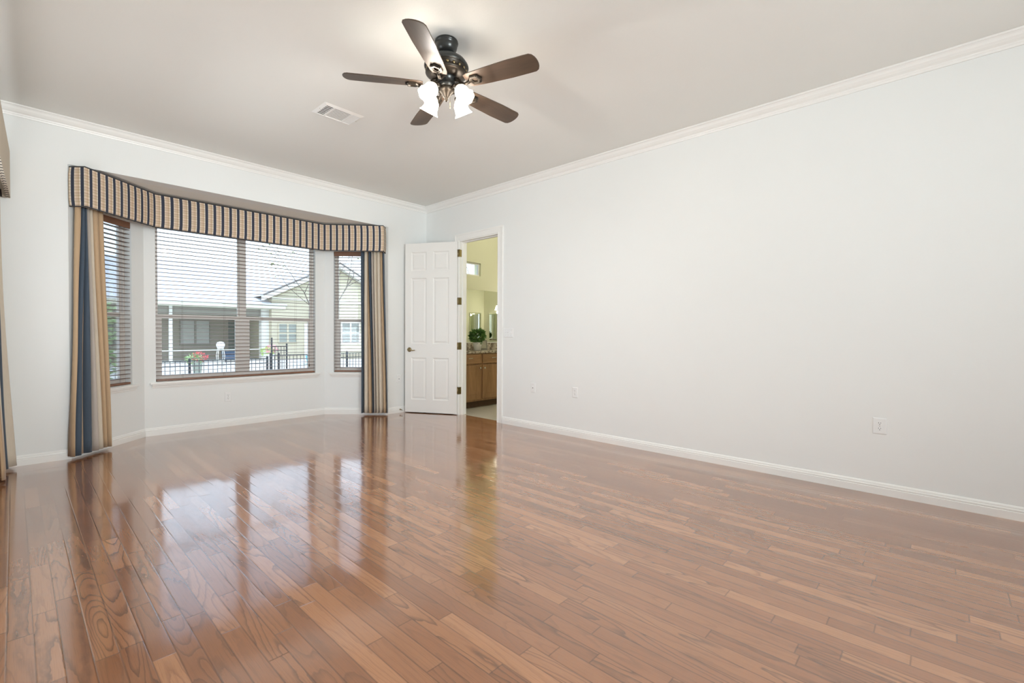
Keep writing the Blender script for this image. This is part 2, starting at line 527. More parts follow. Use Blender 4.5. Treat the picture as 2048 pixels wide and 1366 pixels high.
def copy_tree(o, parent=None):
    c = o.copy(); COL.objects.link(c); c.parent = parent
    for ch in list(o.children): copy_tree(ch, c)
    return c

# ------------------------------------------------------------------ room shell
H = 3.05
XL, YB = -4.62, -9.6          # left wall, wall behind the photographer
TH = 0.15
BAY = [(-3.94, 0.0), (-3.31, 0.63), (-1.29, 0.63), (-0.66, 0.0)]
SOF = 2.65
DY0, DY1, DZ = -0.765, -1.545, 2.462      # doorway in the right wall
WT = 0.12

b = MB().prism([(XL, YB), (0, YB), (0, DY1), (0.07, DY1), (0.07, DY0), (0, DY0), (0, 0), BAY[3], BAY[2], BAY[1], BAY[0], (XL, 0)], -0.12, 0.0)
struct('floor', b, M['floor'], 'glossy reddish brown oak strip floor', 'floor')

# ceiling slab, with an added overhang outside to keep sun out of the windows
b = MB().box((XL-1.4, YB-1.6, H), (3.6, 0.35, H+0.2))
struct('ceiling', b, M['ceiling'], 'flat off-white ceiling', 'ceiling')
b = MB().prism([(-4.05, 0.151), (-0.57, 0.151), (-1.2, 0.85), (-3.42, 0.85)], SOF, SOF+0.12)
struct('ceiling_bay', b, M['ceiling'], 'low ceiling over the window bay', 'ceiling')

b = MB()
b.box((XL-TH, 0, -0.12), (BAY[0][0], TH, H)).box((BAY[3][0], 0, -0.12), (0.0, TH, H)).box((BAY[0][0], 0, SOF), (BAY[3][0], TH, H))
struct('wall_back', b, M['wall'], 'white back wall around the bay opening', 'wall')

def wall_with_opening(name, A, B, oA, oB, o0, o1, zs0, zs1, z0, z1, mat, label):
    """A,B inner plan points, oA,oB outer plan points, opening between o0 and o1 along AB"""
    A = Vector((*A, 0)); B = Vector((*B, 0)); t = (B-A).normalized(); n = Vector((-t.y, t.x, 0))
    p0 = A+t*o0; p1 = A+t*o1; q0 = p0+n*TH; q1 = p1+n*TH
    mb = MB()
    P = lambda v: (v[0], v[1])
    mb.prism([P(A), P(p0), P(q0), P(oA)], z0, z1)
    mb.prism([P(p1), P(B), P(oB), P(q1)], z0, z1)
    mb.prism([P(p0), P(p1), P(q1), P(q0)], z0, zs0)
    mb.prism([P(p0), P(p1), P(q1), P(q0)], zs1, z1)
    return struct(name, mb, mat, label, 'wall')

k = TH*tan(radians(22.5))
C0 = (BAY[0][0]-0.106-0.03, 0.106-0.03); C1 = (BAY[1][0]-k, BAY[1][1]+TH); C2 = (BAY[2][0]+k, BAY[2][1]+TH); C3 = (BAY[3][0]+0.136, 0.076)
LBAY = 0.63*sqrt(2)
WZ0, WZ1, WZC = 0.595, 2.30, 2.44
# openings along each bay wall
OL = (0.165, 0.722); OC = (0.102, 1.890); OR = (0.128, 0.645)
wall_with_opening('wall_bay_left', BAY[0], BAY[1], C0, C1, OL[0], OL[1], WZ0, WZ1, -0.3, SOF, M['wall'], 'left angled wall of the window bay')
wall_with_opening('wall_bay_center', BAY[1], BAY[2], C1, C2, OC[0], OC[1], WZ0, WZC, -0.3, SOF, M['wall'], 'middle wall of the window bay')
wall_with_opening('wall_bay_right', BAY[2], BAY[3], C2, C3, OR[0], OR[1], WZ0, WZ1, -0.3, SOF, M['wall'], 'right angled wall of the window bay')

b = MB()
b.box((0, YB, -0.12), (WT-0.01, DY1, H)).box((0, DY0, -0.12), (WT-0.01, 0.0, H)).box((0, DY1, DZ), (WT-0.01, DY0, H))
struct('wall_right', b, M['wall'], 'long plain white right wall', 'wall')

LW = (-2.7, -0.8)   # window in the left wall
b = MB()
b.box((XL-TH, YB, -0.12), (XL, LW[0], H)).box((XL-TH, LW[1], -0.12), (XL, 0, H)).box((XL-TH, LW[0], -0.12), (XL, LW[1], WZ0)).box((XL-TH, LW[0], WZ1), (XL, LW[1], H))
struct('wall_left', b, M['wall'], 'white left wall', 'wall')
b = MB()
b.box((XL-TH, YB-TH, -0.12), (-3.85, YB, H)).box((-1.65, YB-TH, -0.12), (WT, YB, H)).box((-3.85, YB-TH, -0.12), (-1.65, YB, 0.55)).box((-3.85, YB-TH, 2.45), (-1.65, YB, H))  # opening made for the added fill light
struct('wall_rear', b, M['wall'], 'white wall behind the photographer', 'wall')

# crown, baseboard
CP = 0.078; CQ = 0.085
crown = [(0, H-CQ), (0.010, H-CQ), (0.013, H-CQ+0.012), (0.018, H-CQ+0.018), (0.020, H-CQ+0.026), (0.036, H-CQ+0.036), (0.050, H-CQ+0.050), (0.058, H-CQ+0.064), (0.066, H-0.014), (0.074, H-0.012), (CP, H-0.006), (CP, H-0.0005), (0, H-0.0005)]
for i, (A, B, lb) in enumerate([((XL, 0), (0, 0), 'crown moulding along the back wall'), ((0, 0), (0, YB), 'crown moulding along the right wall'), ((0, YB), (XL, YB), 'crown moulding along the rear wall'), ((XL, YB), (XL, 0), 'crown moulding along the left wall')]):
    struct('trim_%d' % (i+1), MB().sweep(crown, A, B, 1, 1), M['trim'], lb, 'moulding')
BH = 0.088
base = [(0, 0), (0.015, 0), (0.015, 0.050), (0.012, 0.053), (0.014, 0.060), (0.013, 0.066), (0.009, 0.070), (0.009, 0.077), (0.006, 0.084), (0.003, BH), (0, BH)]
T = tan(radians(22.5))
for nm, A, B, a, c, lb in [('baseboard_back_left', (XL, 0), BAY[0], 1, -T, 'baseboard left of the bay'),
        ('baseboard_bay_left', BAY[0], BAY[1], -T, T, 'baseboard of the left bay wall'),
        ('baseboard_bay_center', BAY[1], BAY[2], T, T, 'baseboard of the middle bay wall'),
        ('baseboard_bay_right', BAY[2], BAY[3], T, -T, 'baseboard of the right bay wall'),
        ('baseboard_back_right', BAY[3], (0, 0), -T, 1, 'baseboard between bay and door'),
        ('baseboard_right', (0, DY1-0.09), (0, YB), 0, 1, 'baseboard along the right wall'),
        ('baseboard_corner', (0, 0), (0, DY0+0.09), 1, 0, 'short baseboard behind the open door'),
        ('baseboard_rear', (0, YB), (XL, YB), 1, 1, 'baseboard of the rear wall'),
        ('baseboard_left', (XL, YB), (XL, 0), 1, 1, 'baseboard along the left wall')]:
    struct(nm, MB().sweep(base, A, B, a, c), M['trim'], lb, 'baseboard')

# ------------------------------------------------------------------ windows
def frame_of(A, B):
    """matrix: local x along the wall, local y outwards, z up"""
    A = Vector((*A, 0)); B = Vector((*B, 0)); t = (B-A).normalized(); n = Vector((-t.y, t.x, 0))
    mm = Matrix((t, n, Vector((0, 0, 1)))).transposed().to_4x4()
    mm.translation = A
    return mm

def make_window(idx, F4, x0, x1, z0, z1, units, label, yo=0.072):
    """yo = distance of the frame from the room face"""
    rz = math.atan2(F4[1][0], F4[0][0])
    r = thing('window_%d' % idx, label, 'window', F4 @ Vector(((x0+x1)/2, yo, z0)), rz, None, 'structure')
    fr = MB(); y0, y1 = yo, yo+0.052
    fw_ = 0.022
    fr.box((x0, y0, z0), (x0+fw_, y1, z1), 0, F4).box((x1-fw_, y0, z0), (x1, y1, z1), 0, F4)
    fr.box((x0+fw_, y0, z1-fw_), (x1-fw_, y1, z1), 0, F4).box((x0+fw_, y0, z0), (x1-fw_, y1, z0+fw_), 0, F4)
    w_ = (x1-x0)/units
    for i in range(1, units):
        xm = x0+w_*i
        fr.box((xm-0.035, y0, z0+fw_), (xm+0.035, y1, z1-fw_), 0, F4)
    fr.build('frame', M['frame'], r)
    zm = z0+0.735
    for i in range(units):
        a = x0+w_*i+(fw_ if i == 0 else 0.035); c = x0+w_*(i+1)-(fw_ if i == units-1 else 0.035)
        up_ = MB(); lo_ = MB()
        s1 = 0.015; ya, yb = y0+0.028, y1-0.002
        up_.box((a, ya, z1-fw_-s1), (c, yb, z1-fw_), 0, F4).box((a, ya, zm-0.01), (c, yb, zm+0.022), 0, F4).box((a, ya, zm+0.022), (a+s1, yb, z1-fw_-s1), 0, F4).box((c-s1, ya, zm+0.022), (c, yb, z1-fw_-s1), 0, F4)
        us = up_.build('upper_sash', M['frame'], r)
        MB().box((a+s1*0.6, (ya+yb)/2-0.002, zm+0.01), (c-s1*0.6, (ya+yb)/2+0.002, z1-fw_-s1*0.6), 0, F4).build('pane', M['glass'], us)
        s2 = 0.046; ya, yb = y0+0.002, y0+0.026
        lo_.box((a, ya, zm-0.025), (c, yb, zm+0.02), 0, F4).box((a, ya, z0+fw_), (c, yb, z0+fw_+s2), 0, F4).box((a, ya, z0+fw_+s2), (a+s2, yb, zm-0.025), 0, F4).box((c-s2, ya, z0+fw_+s2), (c, yb, zm-0.025), 0, F4)
        ls = lo_.build('lower_sash', M['frame'], r)
        MB().box((a+s2*0.6, (ya+yb)/2-0.002, z0+fw_+s2*0.6), (c-s2*0.6, (ya+yb)/2+0.002, zm-0.015), 0, F4).build('pane', M['glass'], ls)
    return r

def make_sill(idx, F4, x0, x1, label, ext=0.055):
    mb = MB()
    # stool reaching into the recess
    mb.box((x0+0.001, -0.001, WZ0-0.03), (x1-0.001, 0.071, WZ0-0.0005), 0, F4)
    mb.box((x0-ext, -0.036, WZ0-0.026), (x1+ext, 0.0, WZ0-0.004), 0, F4, bev=0.005)
    # moulded apron
    pr = [(0.0, WZ0-0.026), (-0.026, WZ0-0.026), (-0.024, WZ0-0.038), (-0.016, WZ0-0.048), (-0.013, WZ0-0.060), (-0.008, WZ0-0.066), (-0.007, WZ0-0.072), (0.0, WZ0-0.072)]
    n = len(pr)
    e = ext-0.018
    vs = [(x0-e-d*0.0+ (0.018 if z < WZ0-0.06 else 0.0), d, z) for d, z in pr] + [(x1+e-(0.018 if z < WZ0-0.06 else 0.0), d, z) for d, z in pr]
    fs = [(i, (i+1) % n, n+(i+1) % n, n+i) for i in range(n)] + [tuple(range(n)), tuple(range(n, 2*n))]
    mb.add(vs, fs, 0, None, False, F4)
    return struct('trim_%d' % idx, mb, M['trim'], label, 'window sill')

def make_blind(F4, x0, x1, z0, z1, label, wand_at=None, group=None, headrail=True, pitch=0.0445):
    rz = math.atan2(F4[1][0], F4[0][0])
    r = thing('venetian_blind', label, 'blind', F4 @ Vector(((x0+x1)/2, 0.035, z0)), rz, group)
    a, c = x0+0.006, x1-0.006
    ya, yb = 0.012, 0.060
    MB().box((a, ya+0.004, z1-0.05), (c, yb+0.012, z1-0.002), 0, F4).build('head_rail', M['rail'], r)
    MB().box((a, ya-0.006, z1-0.066), (c, ya+0.002, z1-0.001), 0, F4, bev=0.002).build('head_valance', M['rail'], r)
    sl = MB(); z = z0+0.022+pitch; zs = []
    while z < z1-0.07:
        zs.append(z)
        # gently crowned wooden slat
        n = 5; vs = []
        for xx in (a, c):
            for i in range(n):
                t = i/(n-1)*2-1
                vs.append((xx, (ya+yb)/2+t*(yb-ya)/2, z+0.0012*(1-t*t)+0.0021))
            for i in range(n):
                t = 1-i/(n-1)*2
                vs.append((xx, (ya+yb)/2+t*(yb-ya)/2, z+0.0012*(1-t*t)-0.0021))
        k = 2*n
        fs = [(i, (i+1) % k, k+(i+1) % k, k+i) for i in range(k)] + [tuple(range(k)), tuple(range(k, 2*k))]
        sl.add(vs, fs, 0, None, False, F4)
        z += pitch
    sl.build('slats', M['slat'], r)
    MB().box((a, ya-0.001, z0+0.004), (c, yb+0.001, z0+0.026), 0, F4, bev=0.003).build('bottom_rail', M['rail'], r)
    w_ = c-a
    nl = 2 if w_ < 0.9 else 4
    for i in range(nl):
        x = a+w_*(0.14+0.72*i/(nl-1))
        mb = MB()
        for y in (ya-0.0015, yb+0.0015):
            mb.tube([F4 @ Vector((x, y, z0+0.02)), F4 @ Vector((x, y, z1-0.05))], 0.0008, 5)
        mb.build('ladder_cord', M['cord'], r)
    if wand_at is not None:
        x = a+w_*wand_at
        mb = MB().tube([F4 @ Vector((x, ya-0.010, z1-0.06)), F4 @ Vector((x, ya-0.010, z0+0.13))], 0.0012, 5)
        mb.lathe([(0.002, 0.0), (0.006, -0.012), (0.007, -0.035), (0.003, -0.04)], 10, Matrix.Translation(F4 @ Vector((x, ya-0.010, z0+0.13))))
        mb.build('lift_cord', M['cord'], r)
    return r

FL = frame_of(BAY[0], BAY[1]); FC = frame_of(BAY[1], BAY[2]); FR = frame_of(BAY[2], BAY[3])
make_window(1, FL, OL[0], OL[1], WZ0, WZ1, 1, 'narrow window in the left angled wall of the bay')
make_window(2, FC, OC[0], OC[1], WZ0, WZC, 2, 'wide double window in the middle of the bay')
make_window(3, FR, OR[0], OR[1], WZ0, WZ1, 1, 'narrow window in the right angled wall of the bay')
make_sill(5, FL, OL[0], OL[1], 'sill and apron under the left bay window')
make_sill(6, FC, OC[0], OC[1], 'sill and apron under the middle bay window')
make_sill(7, FR, OR[0], OR[1], 'sill and apron under the right bay window')
make_blind(FL, OL[0], OL[1], WZ0, WZ1, 'narrow wooden blind in the left bay window, beside the left curtain')
make_blind(FC, OC[0], OC[1], WZ0, WZC, 'wide brown wooden blind across the double window in the middle of the bay', 0.955)
make_blind(FR, OR[0], OR[1], WZ0, WZ1, 'narrow wooden blind in the right bay window, beside the curtain near the door')
FLW = frame_of((XL, LW[0]), (XL, LW[1]))
make_window(4, FLW, 0.0, LW[1]-LW[0], WZ0, WZ1, 2, 'window in the left wall, behind the plain valance')
FRW = frame_of((-1.65, YB), (-3.85, YB))
make_window(5, FRW, 0.0, 2.2, 0.55, 2.45, 2, 'added wide window in the unseen wall behind the photographer, for fill light')  # out of view, added so the rear fill lamp can shine in

# ------------------------------------------------------------------ valances
def ribbon(mb, pts, z0, z1, th, bulge=0.012, mi=0, uoff=0.0):
    """padded board following plan points (room on the right hand side); UV in metres"""
    P = [Vector((p[0], p[1], 0)) for p in pts]
    n = len(P)
    nor = []
    for i in range(n):
        ds = []
        if i > 0: ds.append((P[i]-P[i-1]).normalized())
        if i < n-1: ds.append((P[i+1]-P[i]).normalized())
        ns = [Vector((d.y, -d.x, 0)) for d in ds]
        if len(ns) == 2:
            bi = (ns[0]+ns[1]).normalized()
            nor.append(bi/max(0.3, bi.dot(ns[0])))
        else: nor.append(ns[0])
    u = [uoff]
    for i in range(1, n): u.append(u[-1]+(P[i]-P[i-1]).length)
    rows = 7
    def off(j): 
        t = j/(rows-1)*2-1
        return bulge*(1-t**4)
    for i in range(n-1):
        vs = []; fs = []; uvs = []
        for j in range(rows):
            z = z0+(z1-z0)*j/(rows-1)
            vs.append(P[i]+nor[i]*off(j)+Vector((0, 0, z))); vs.append(P[i+1]+nor[i+1]*off(j)+Vector((0, 0, z)))
        for j in range(rows-1):
            fs.append((2*j, 2*j+1, 2*j+3, 2*j+2))
            va = (z1-z0)*j/(rows-1); vb = (z1-z0)*(j+1)/(rows-1)
            uvs.append([(u[i], va), (u[i+1], va), (u[i+1], vb), (u[i], vb)])
        mb.add(vs, fs, mi, uvs, True)
        # back, top and bottom of the board
        q = [P[i], P[i+1], P[i+1]-nor[i+1]*th, P[i]-nor[i]*th]
        v2 = [a+Vector((0, 0, z0)) for a in q]+[a+Vector((0, 0, z1)) for a in q]
        f2 = [(0, 1, 2, 3), (4, 5, 6, 7), (3, 2, 6, 7)]
        uu = [(u[i], 0), (u[i+1], 0), (u[i+1], 0.02), (u[i], 0.02)]
        mb.add(v2, f2, [mi, mi, 1], [uu]*3)
        if i == 0: mb.add(v2, [(0, 3, 7, 4)], 1, [uu])
        if i == n-2: mb.add(v2, [(1, 2, 6, 5)], 1, [uu])
    return u

def subdiv(pts, step=0.04):
    out = [pts[0]]
    for a, c in zip(pts, pts[1:]):
        a = Vector(a); c = Vector(c); k = max(1, int((c-a).length/step))
        for i in range(1, k+1): out.append(tuple(a.lerp(c, i/k)))
    return out

VZ0, VZ1 = 2.272, 2.630
VP = [(-3.929, -0.012), (-3.834, -0.112), (-3.236, 0.435), (-1.396, 0.435), (-0.808, -0.112), (-0.712, -0.012)]
val = thing('window_valance', 'long plaid valance with navy stripes following the angled bay above the windows', 'valance', (-2.32, 0.3, VZ0))
mb = MB(); ribbon(mb, VP, VZ0, VZ1, 0.02, 0.010, 0, 0.035)
mb.build('valance_board', [M['plaid'], M['lining']], val)
for z in (VZ0+0.003, VZ1-0.003):
    mb = MB().tube([(p[0]+(0 if 0 < i < 5 else 0), p[1], z) for i, p in enumerate(VP)], 0.006, 8)
    mb.build('welt', M['welt'], val)

LV = [(-4.60, -0.062), (-4.311, -0.062), (-4.341, -1.04), (-4.405, -3.3), (-4.60, -3.3)]
lv = thing('window_valance', 'plain taupe valance with a dark edged border at the left edge of the picture', 'valance', (-4.45, -1.7, VZ0))
mb = MB(); ribbon(mb, LV, VZ0-0.01, VZ1+0.02, 0.02, 0.006, 0)
mb.build('valance_board', [M['bordered'], M['lining']], lv)
wl_ = MB()
for z in (VZ1+0.015, VZ0-0.006): wl_.tube([(p[0], p[1], z) for p in LV[1:4]], 0.006, 8)
wl_.build('welt', M['stitched'], lv)

# ------------------------------------------------------------------ curtains
CM = ['c_navy', 'c_cream', 'c_tan', 'c_grey', 'c_dark']
def make_curtain(name, label, F4, off, z0, z1, bands, depth=0.045, seed=1, flare=0.0):
    """bands: (top a, top b, bottom a, bottom b, colour) along the wall, each a rounded fold; valleys between"""
    rz = math.atan2(F4[1][0], F4[0][0])
    mid = (bands[0][2]+bands[-1][3])/2
    r = thing(name, label, 'curtain', F4 @ Vector((mid, -off, z0)), rz)
    rnd = random.Random(seed)
    NZ = 22; cols = []
    for i, bd_ in enumerate(bands):
        ta, tb, ba, bb, c = bd_[:5]
        k = 7; dp = depth*(0.75+0.4*rnd.random())
        if len(bd_) > 5: dp = bd_[5]
        for j in range(k):
            s_ = j/(k-1)
            cols.append((ta+(tb-ta)*s_, ba+(bb-ba)*s_, dp*sin(pi*s_)**0.7 if 0 < s_ < 1 else 0.0, CM.index(c)))
        if i < len(bands)-1:
            n_ = bands[i+1]
            cols.append(((tb+n_[0])/2, (bb+n_[2])/2, -0.03, CM.index(c)))
    mb = MB(); vs = []; fs = []; mi = []
    n = len(cols)
    for zi in range(NZ+1):
        t = zi/NZ          # 0 bottom .. 1 top
        s_ = t*t*(3-2*t)*0.5+t*0.5
        for (ta, ba, d, c) in cols:
            x = ba+(ta-ba)*s_
            y = -(off+flare*(1-t)**2+d*(0.55+0.45*(1-t))) - 0.004*sin(x*40+t*6)
            vs.append((x, y, z0+(z1-z0)*t))
    for zi in range(NZ):
        for j in range(n-1):
            fs.append((zi*n+j, zi*n+j+1, (zi+1)*n+j+1, (zi+1)*n+j)); mi.append(cols[j][3])
    mb.add(vs, fs, mi, None, True, F4)
    o = mb.build('curtain_panel', [M[c] for c in CM], r)
    so = o.modifiers.new('solid', 'SOLIDIFY'); so.thickness = 0.003; so.offset = -1
    # hem
    return r

Lb = [(0.030, 0.084, -0.036, -0.022, 'c_tan'), (0.088, 0.112, -0.020, 0.052, 'c_navy'), (0.1125, 0.1135, 0.054, 0.090, 'c_tan', 0.0), (0.114, 0.136, 0.092, 0.168, 'c_navy'),
      (0.138, 0.168, 0.170, 0.228, 'c_grey'), (0.171, 0.202, 0.232, 0.300, 'c_cream'), (0.206, 0.264, 0.303, 0.331, 'c_tan'), (0.268, 0.325, 0.334, 0.362, 'c_tan')]
Lb = [(b_[0]-0.021, b_[1]-0.021, b_[2]-0.021, b_[3]-0.021)+tuple(b_[4:]) for b_ in Lb]
make_curtain('striped_curtain', 'striped navy and tan curtain at the left end of the bay', FL, 0.052, 0.03, 2.34, Lb, 0.045, 3)
Rlen = LBAY+0.007
Rb0 = [(0.373, 0.328, 0.362, 0.334, 'c_navy'), (0.324, 0.275, 0.327, 0.265, 'c_cream'), (0.273, 0.273, 0.263, 0.205, 'c_tan'), (0.271, 0.231, 0.200, 0.190, 'c_navy'), (0.229, 0.199, 0.184, 0.158, 'c_grey'),
       (0.194, 0.157, 0.152, 0.120, 'c_cream'), (0.149, 0.108, 0.112, 0.070, 'c_cream'), (0.104, 0.074, 0.056, 0.006, 'c_tan'), (0.072, 0.045, 0.004, -0.003, 'c_navy')]
Rb = [(Rlen-a, Rlen-c, Rlen-d, Rlen-e, f) for a, c, d, e, f in Rb0]
make_curtain('striped_curtain', 'striped navy, cream and tan curtain at the right end of the bay, by the door', FR, 0.068, 0.03, 2.34, Rb, 0.04, 5)
FLC = frame_of((XL, -0.62), (XL, -0.06))
Wb = [(0.06, 0.14, 0.00, 0.10, 'c_tan'), (0.15, 0.22, 0.11, 0.20, 'c_cream'), (0.23, 0.30, 0.21, 0.30, 'c_navy'), (0.31, 0.38, 0.31, 0.38, 'c_tan'), (0.39, 0.445, 0.385, 0.445, 'c_navy', 0.035), (0.452, 0.53, 0.452, 0.545, 'c_cream', 0.075)]
make_curtain('striped_curtain', 'curtain with navy and cream stripes at the left edge of the picture', FLC, 0.23, 0.03, 2.25, Wb, 0.02, 7, 0.04)

# ------------------------------------------------------------------ door to the bathroom
dr = thing('door_1', 'white six-panel door standing open into the corner', 'door', (-0.02, DY0, 0), 0, None, 'structure')
mb = MB()
J = 0.018
mb.box((-0.004, DY0, 0), (WT+0.004, DY0-J, DZ)).box((-0.004, DY1+J, 0), (WT+0.004, DY1, DZ)).box((-0.004, DY0-J, DZ-J), (WT+0.004, DY1+J, DZ))
# stops
mb.box((0.045, DY0-J, 0), (0.085, DY0-J-0.012, DZ-J)).box((0.045, DY1+J, 0), (0.085, DY1+J+0.012, DZ-J)).box((0.045, DY0-J-0.012, DZ-J-0.012), (0.085, DY1+J+0.012, DZ-J))
mb.build('jamb', M['trim'], dr)
hinge = Vector((-0.026, DY0+0.012, 0)); free = Vector((-0.412, -0.052, 0))
t = (free-hinge).normalized(); nn = Vector((t.y, -t.x, 0))      # nn: towards the camera side?
if nn.dot(Vector((-1, -1, 0))) < 0: nn = -nn
F4 = Matrix((t, -nn, Vector((0, 0, 1)))).transposed().to_4x4(); F4.translation = hinge
LD = (free-hinge).length; DH = 2.432; z0 = 0.012
mb = MB()
TD = 0.035
# core with panels set in: stiles and rails around sunk fields
px = [(0.12, 0.416), (0.542, 0.845)]
pxs = [(LD*(1-0.845), LD*(1-0.542)), (LD*(1-0.416), LD*(1-0.12))]
pzs = [(0.195, 0.80), (1.0, 1.945), (2.05, 2.32)]
mb.box((0, 0.010, z0), (LD, TD-0.010, z0+DH), 0, F4)
xs = [0, pxs[0][0], pxs[0][1], pxs[1][0], pxs[1][1], LD]
zs = [z0, pzs[0][0], pzs[0][1], pzs[1][0], pzs[1][1], pzs[2][0], pzs[2][1], z0+DH]
for y0_, y1_ in ((0, 0.0105), (TD-0.0105, TD)):
    for a, c in ((xs[0], xs[1]), (xs[2], xs[3]), (xs[4], xs[5])):
        mb.box((a, y0_, z0), (c, y1_, z0+DH), 0, F4)
    for a, c in ((xs[1], xs[2]), (xs[3], xs[4])):
        for e, f in ((zs[0], zs[1]), (zs[2], zs[3]), (zs[4], zs[5]), (zs[6], zs[7])):
            mb.box((a, y0_, e), (c, y1_, f), 0, F4)
leaf = mb.build('door_leaf', M['door'], dr)
for (a, c) in pxs:
    for (e, f) in pzs:
        pm = MB()
        for side in (0, 1):
            def yy(d): return d if side == 0 else TD-d
            # sticking slope, then raised field
            rings = [(0.0, 0.0005), (0.012, 0.0095), (0.022, 0.0095), (0.042, 0.003), (0.043, 0.003)]
            vs = []
            for ins, d in rings:
                vs += [(a+ins, yy(d), e+ins), (c-ins, yy(d), e+ins), (c-ins, yy(d), f-ins), (a+ins, yy(d), f-ins)]
            fs = []
            for q in range(len(rings)-1):
                for s_ in range(4):
                    fs.append((q*4+s_, q*4+(s_+1) % 4, (q+1)*4+(s_+1) % 4, (q+1)*4+s_))
            fs.append(tuple(range((len(rings)-1)*4, len(rings)*4)))
            pm.add(vs, fs, 0, None, False, F4)
        pm.build('raised_panel', M['door'], leaf)
# lever handle
hm = MB()
hx = LD-0.07; hz = 0.915
RM = F4 @ Matrix.Translation((hx, 0, hz)) @ Matrix.Rotation(pi/2, 4, 'X')
hm.lathe([(0.033, 0.0), (0.033, 0.005), (0.028, 0.010), (0.014, 0.014), (0.011, 0.030), (0.013, 0.050), (0.008, 0.056)], 24, RM)
hm.tube([F4 @ Vector((hx, -0.046, hz)), F4 @ Vector((hx-0.03, -0.050, hz-0.002)), F4 @ Vector((hx-0.07, -0.048, hz-0.010)), F4 @ Vector((hx-0.105, -0.044, hz-0.006))], [0.011, 0.010, 0.008, 0.006], 10)
RM2 = F4 @ Matrix.Translation((hx, TD, hz)) @ Matrix.Rotation(-pi/2, 4, 'X')
hm.lathe([(0.033, 0.0), (0.033, 0.005), (0.028, 0.010), (0.014, 0.014), (0.011, 0.024), (0.013, 0.034)], 24, RM2)
tag(hm.build('door_handle', M['brass'], leaf), 'aged brass lever handle')
for hz in (2.281, 1.608, 0.976, 0.346):
    h_ = MB()
    h_.tube([(-0.020, DY0+0.006, hz-0.05), (-0.020, DY0+0.006, hz+0.05)], 0.0075, 10)
    h_.box((-0.021, DY0-J-0.0005, hz-0.05), (0.028, DY0-J-0.0025, hz+0.05))
    h_.box((-0.021, DY0-J-0.0025, hz-0.05), (-0.016, DY0+0.004, hz+0.05))
    tag(h_.build('hinge', M['brass'], dr), 'brass hinge')
# casing
cs = MB()
CW = 0.088
for xf, xb in ((-0.016, 0.0), (WT+0.016, WT)):
    xm = xf*0.62 if xf < 0 else WT+(xf-WT)*0.62
    for y0_, y1_ in ((DY0-0.006, DY0+CW-0.006), (DY1+0.006, DY1-CW+0.006)):
        sgn = 1 if y1_ > y0_ else -1
        cs.box((xm, y0_, 0), (xb, y0_+sgn*(CW-0.016), DZ+CW-0.016-0.006))
        cs.box((xf, y0_+sgn*(CW-0.018), 0), (xb, y1_, DZ+CW-0.006))
        cs.box((xf*0.85 if xf < 0 else xf-0.002, y0_+sgn*0.004, 0), (xb, y0_+sgn*0.013, DZ+0.0))
    cs.box((xm, DY0-0.006, DZ-0.006), (xb, DY1+0.006, DZ+CW-0.022))
    cs.box((xf, DY0+CW-0.024, DZ+CW-0.024), (xb, DY1-CW+0.024, DZ+CW-0.006))
    cs.box((xf*0.85 if xf < 0 else xf-0.002, DY0-0.002, DZ), (xb, DY1+0.002, DZ+0.009))
struct('trim_8', cs, M['trim'], 'white casing around the doorway', 'casing')

# door stop on the back wall baseboard
ds = thing('door_stop', 'small brass spring door stop on the baseboard beside the door', 'door stop', (-0.47, -0.015, 0.05))
ds_m = MB().lathe([(0.011, 0.0), (0.011, 0.004), (0.005, 0.006)], 12, Matrix.Translation((-0.47, -0.0152, 0.046)) @ Matrix.Rotation(pi/2, 4, 'X'))
ds_m.build('base_plate', M['brass'], ds)
pts = [(-0.47+0.0055*cos(a*0.9), -0.019-0.0008*a, 0.046+0.0055*sin(a*0.9)) for a in range(0, 76)]
MB().tube(pts, 0.0014, 5).build('spring', M['brass'], ds)
MB().lathe([(0.007, 0.0), (0.008, 0.008), (0.006, 0.016)], 12, Matrix.Translation((-0.47, -0.0785, 0.046)) @ Matrix.Rotation(pi/2, 4, 'X')).build('tip', M['plastic'], ds)

# ------------------------------------------------------------------ outlets and switches
def plate_matrix(center, normal):
    n = Vector(normal).normalized(); t = Vector((0, 0, 1)).cross(n).normalized()
    mm = Matrix((t, n, Vector((0, 0, 1)))).transposed().to_4x4()
    mm.translation = Vector(center)
    return mm   # local y = out of the wall

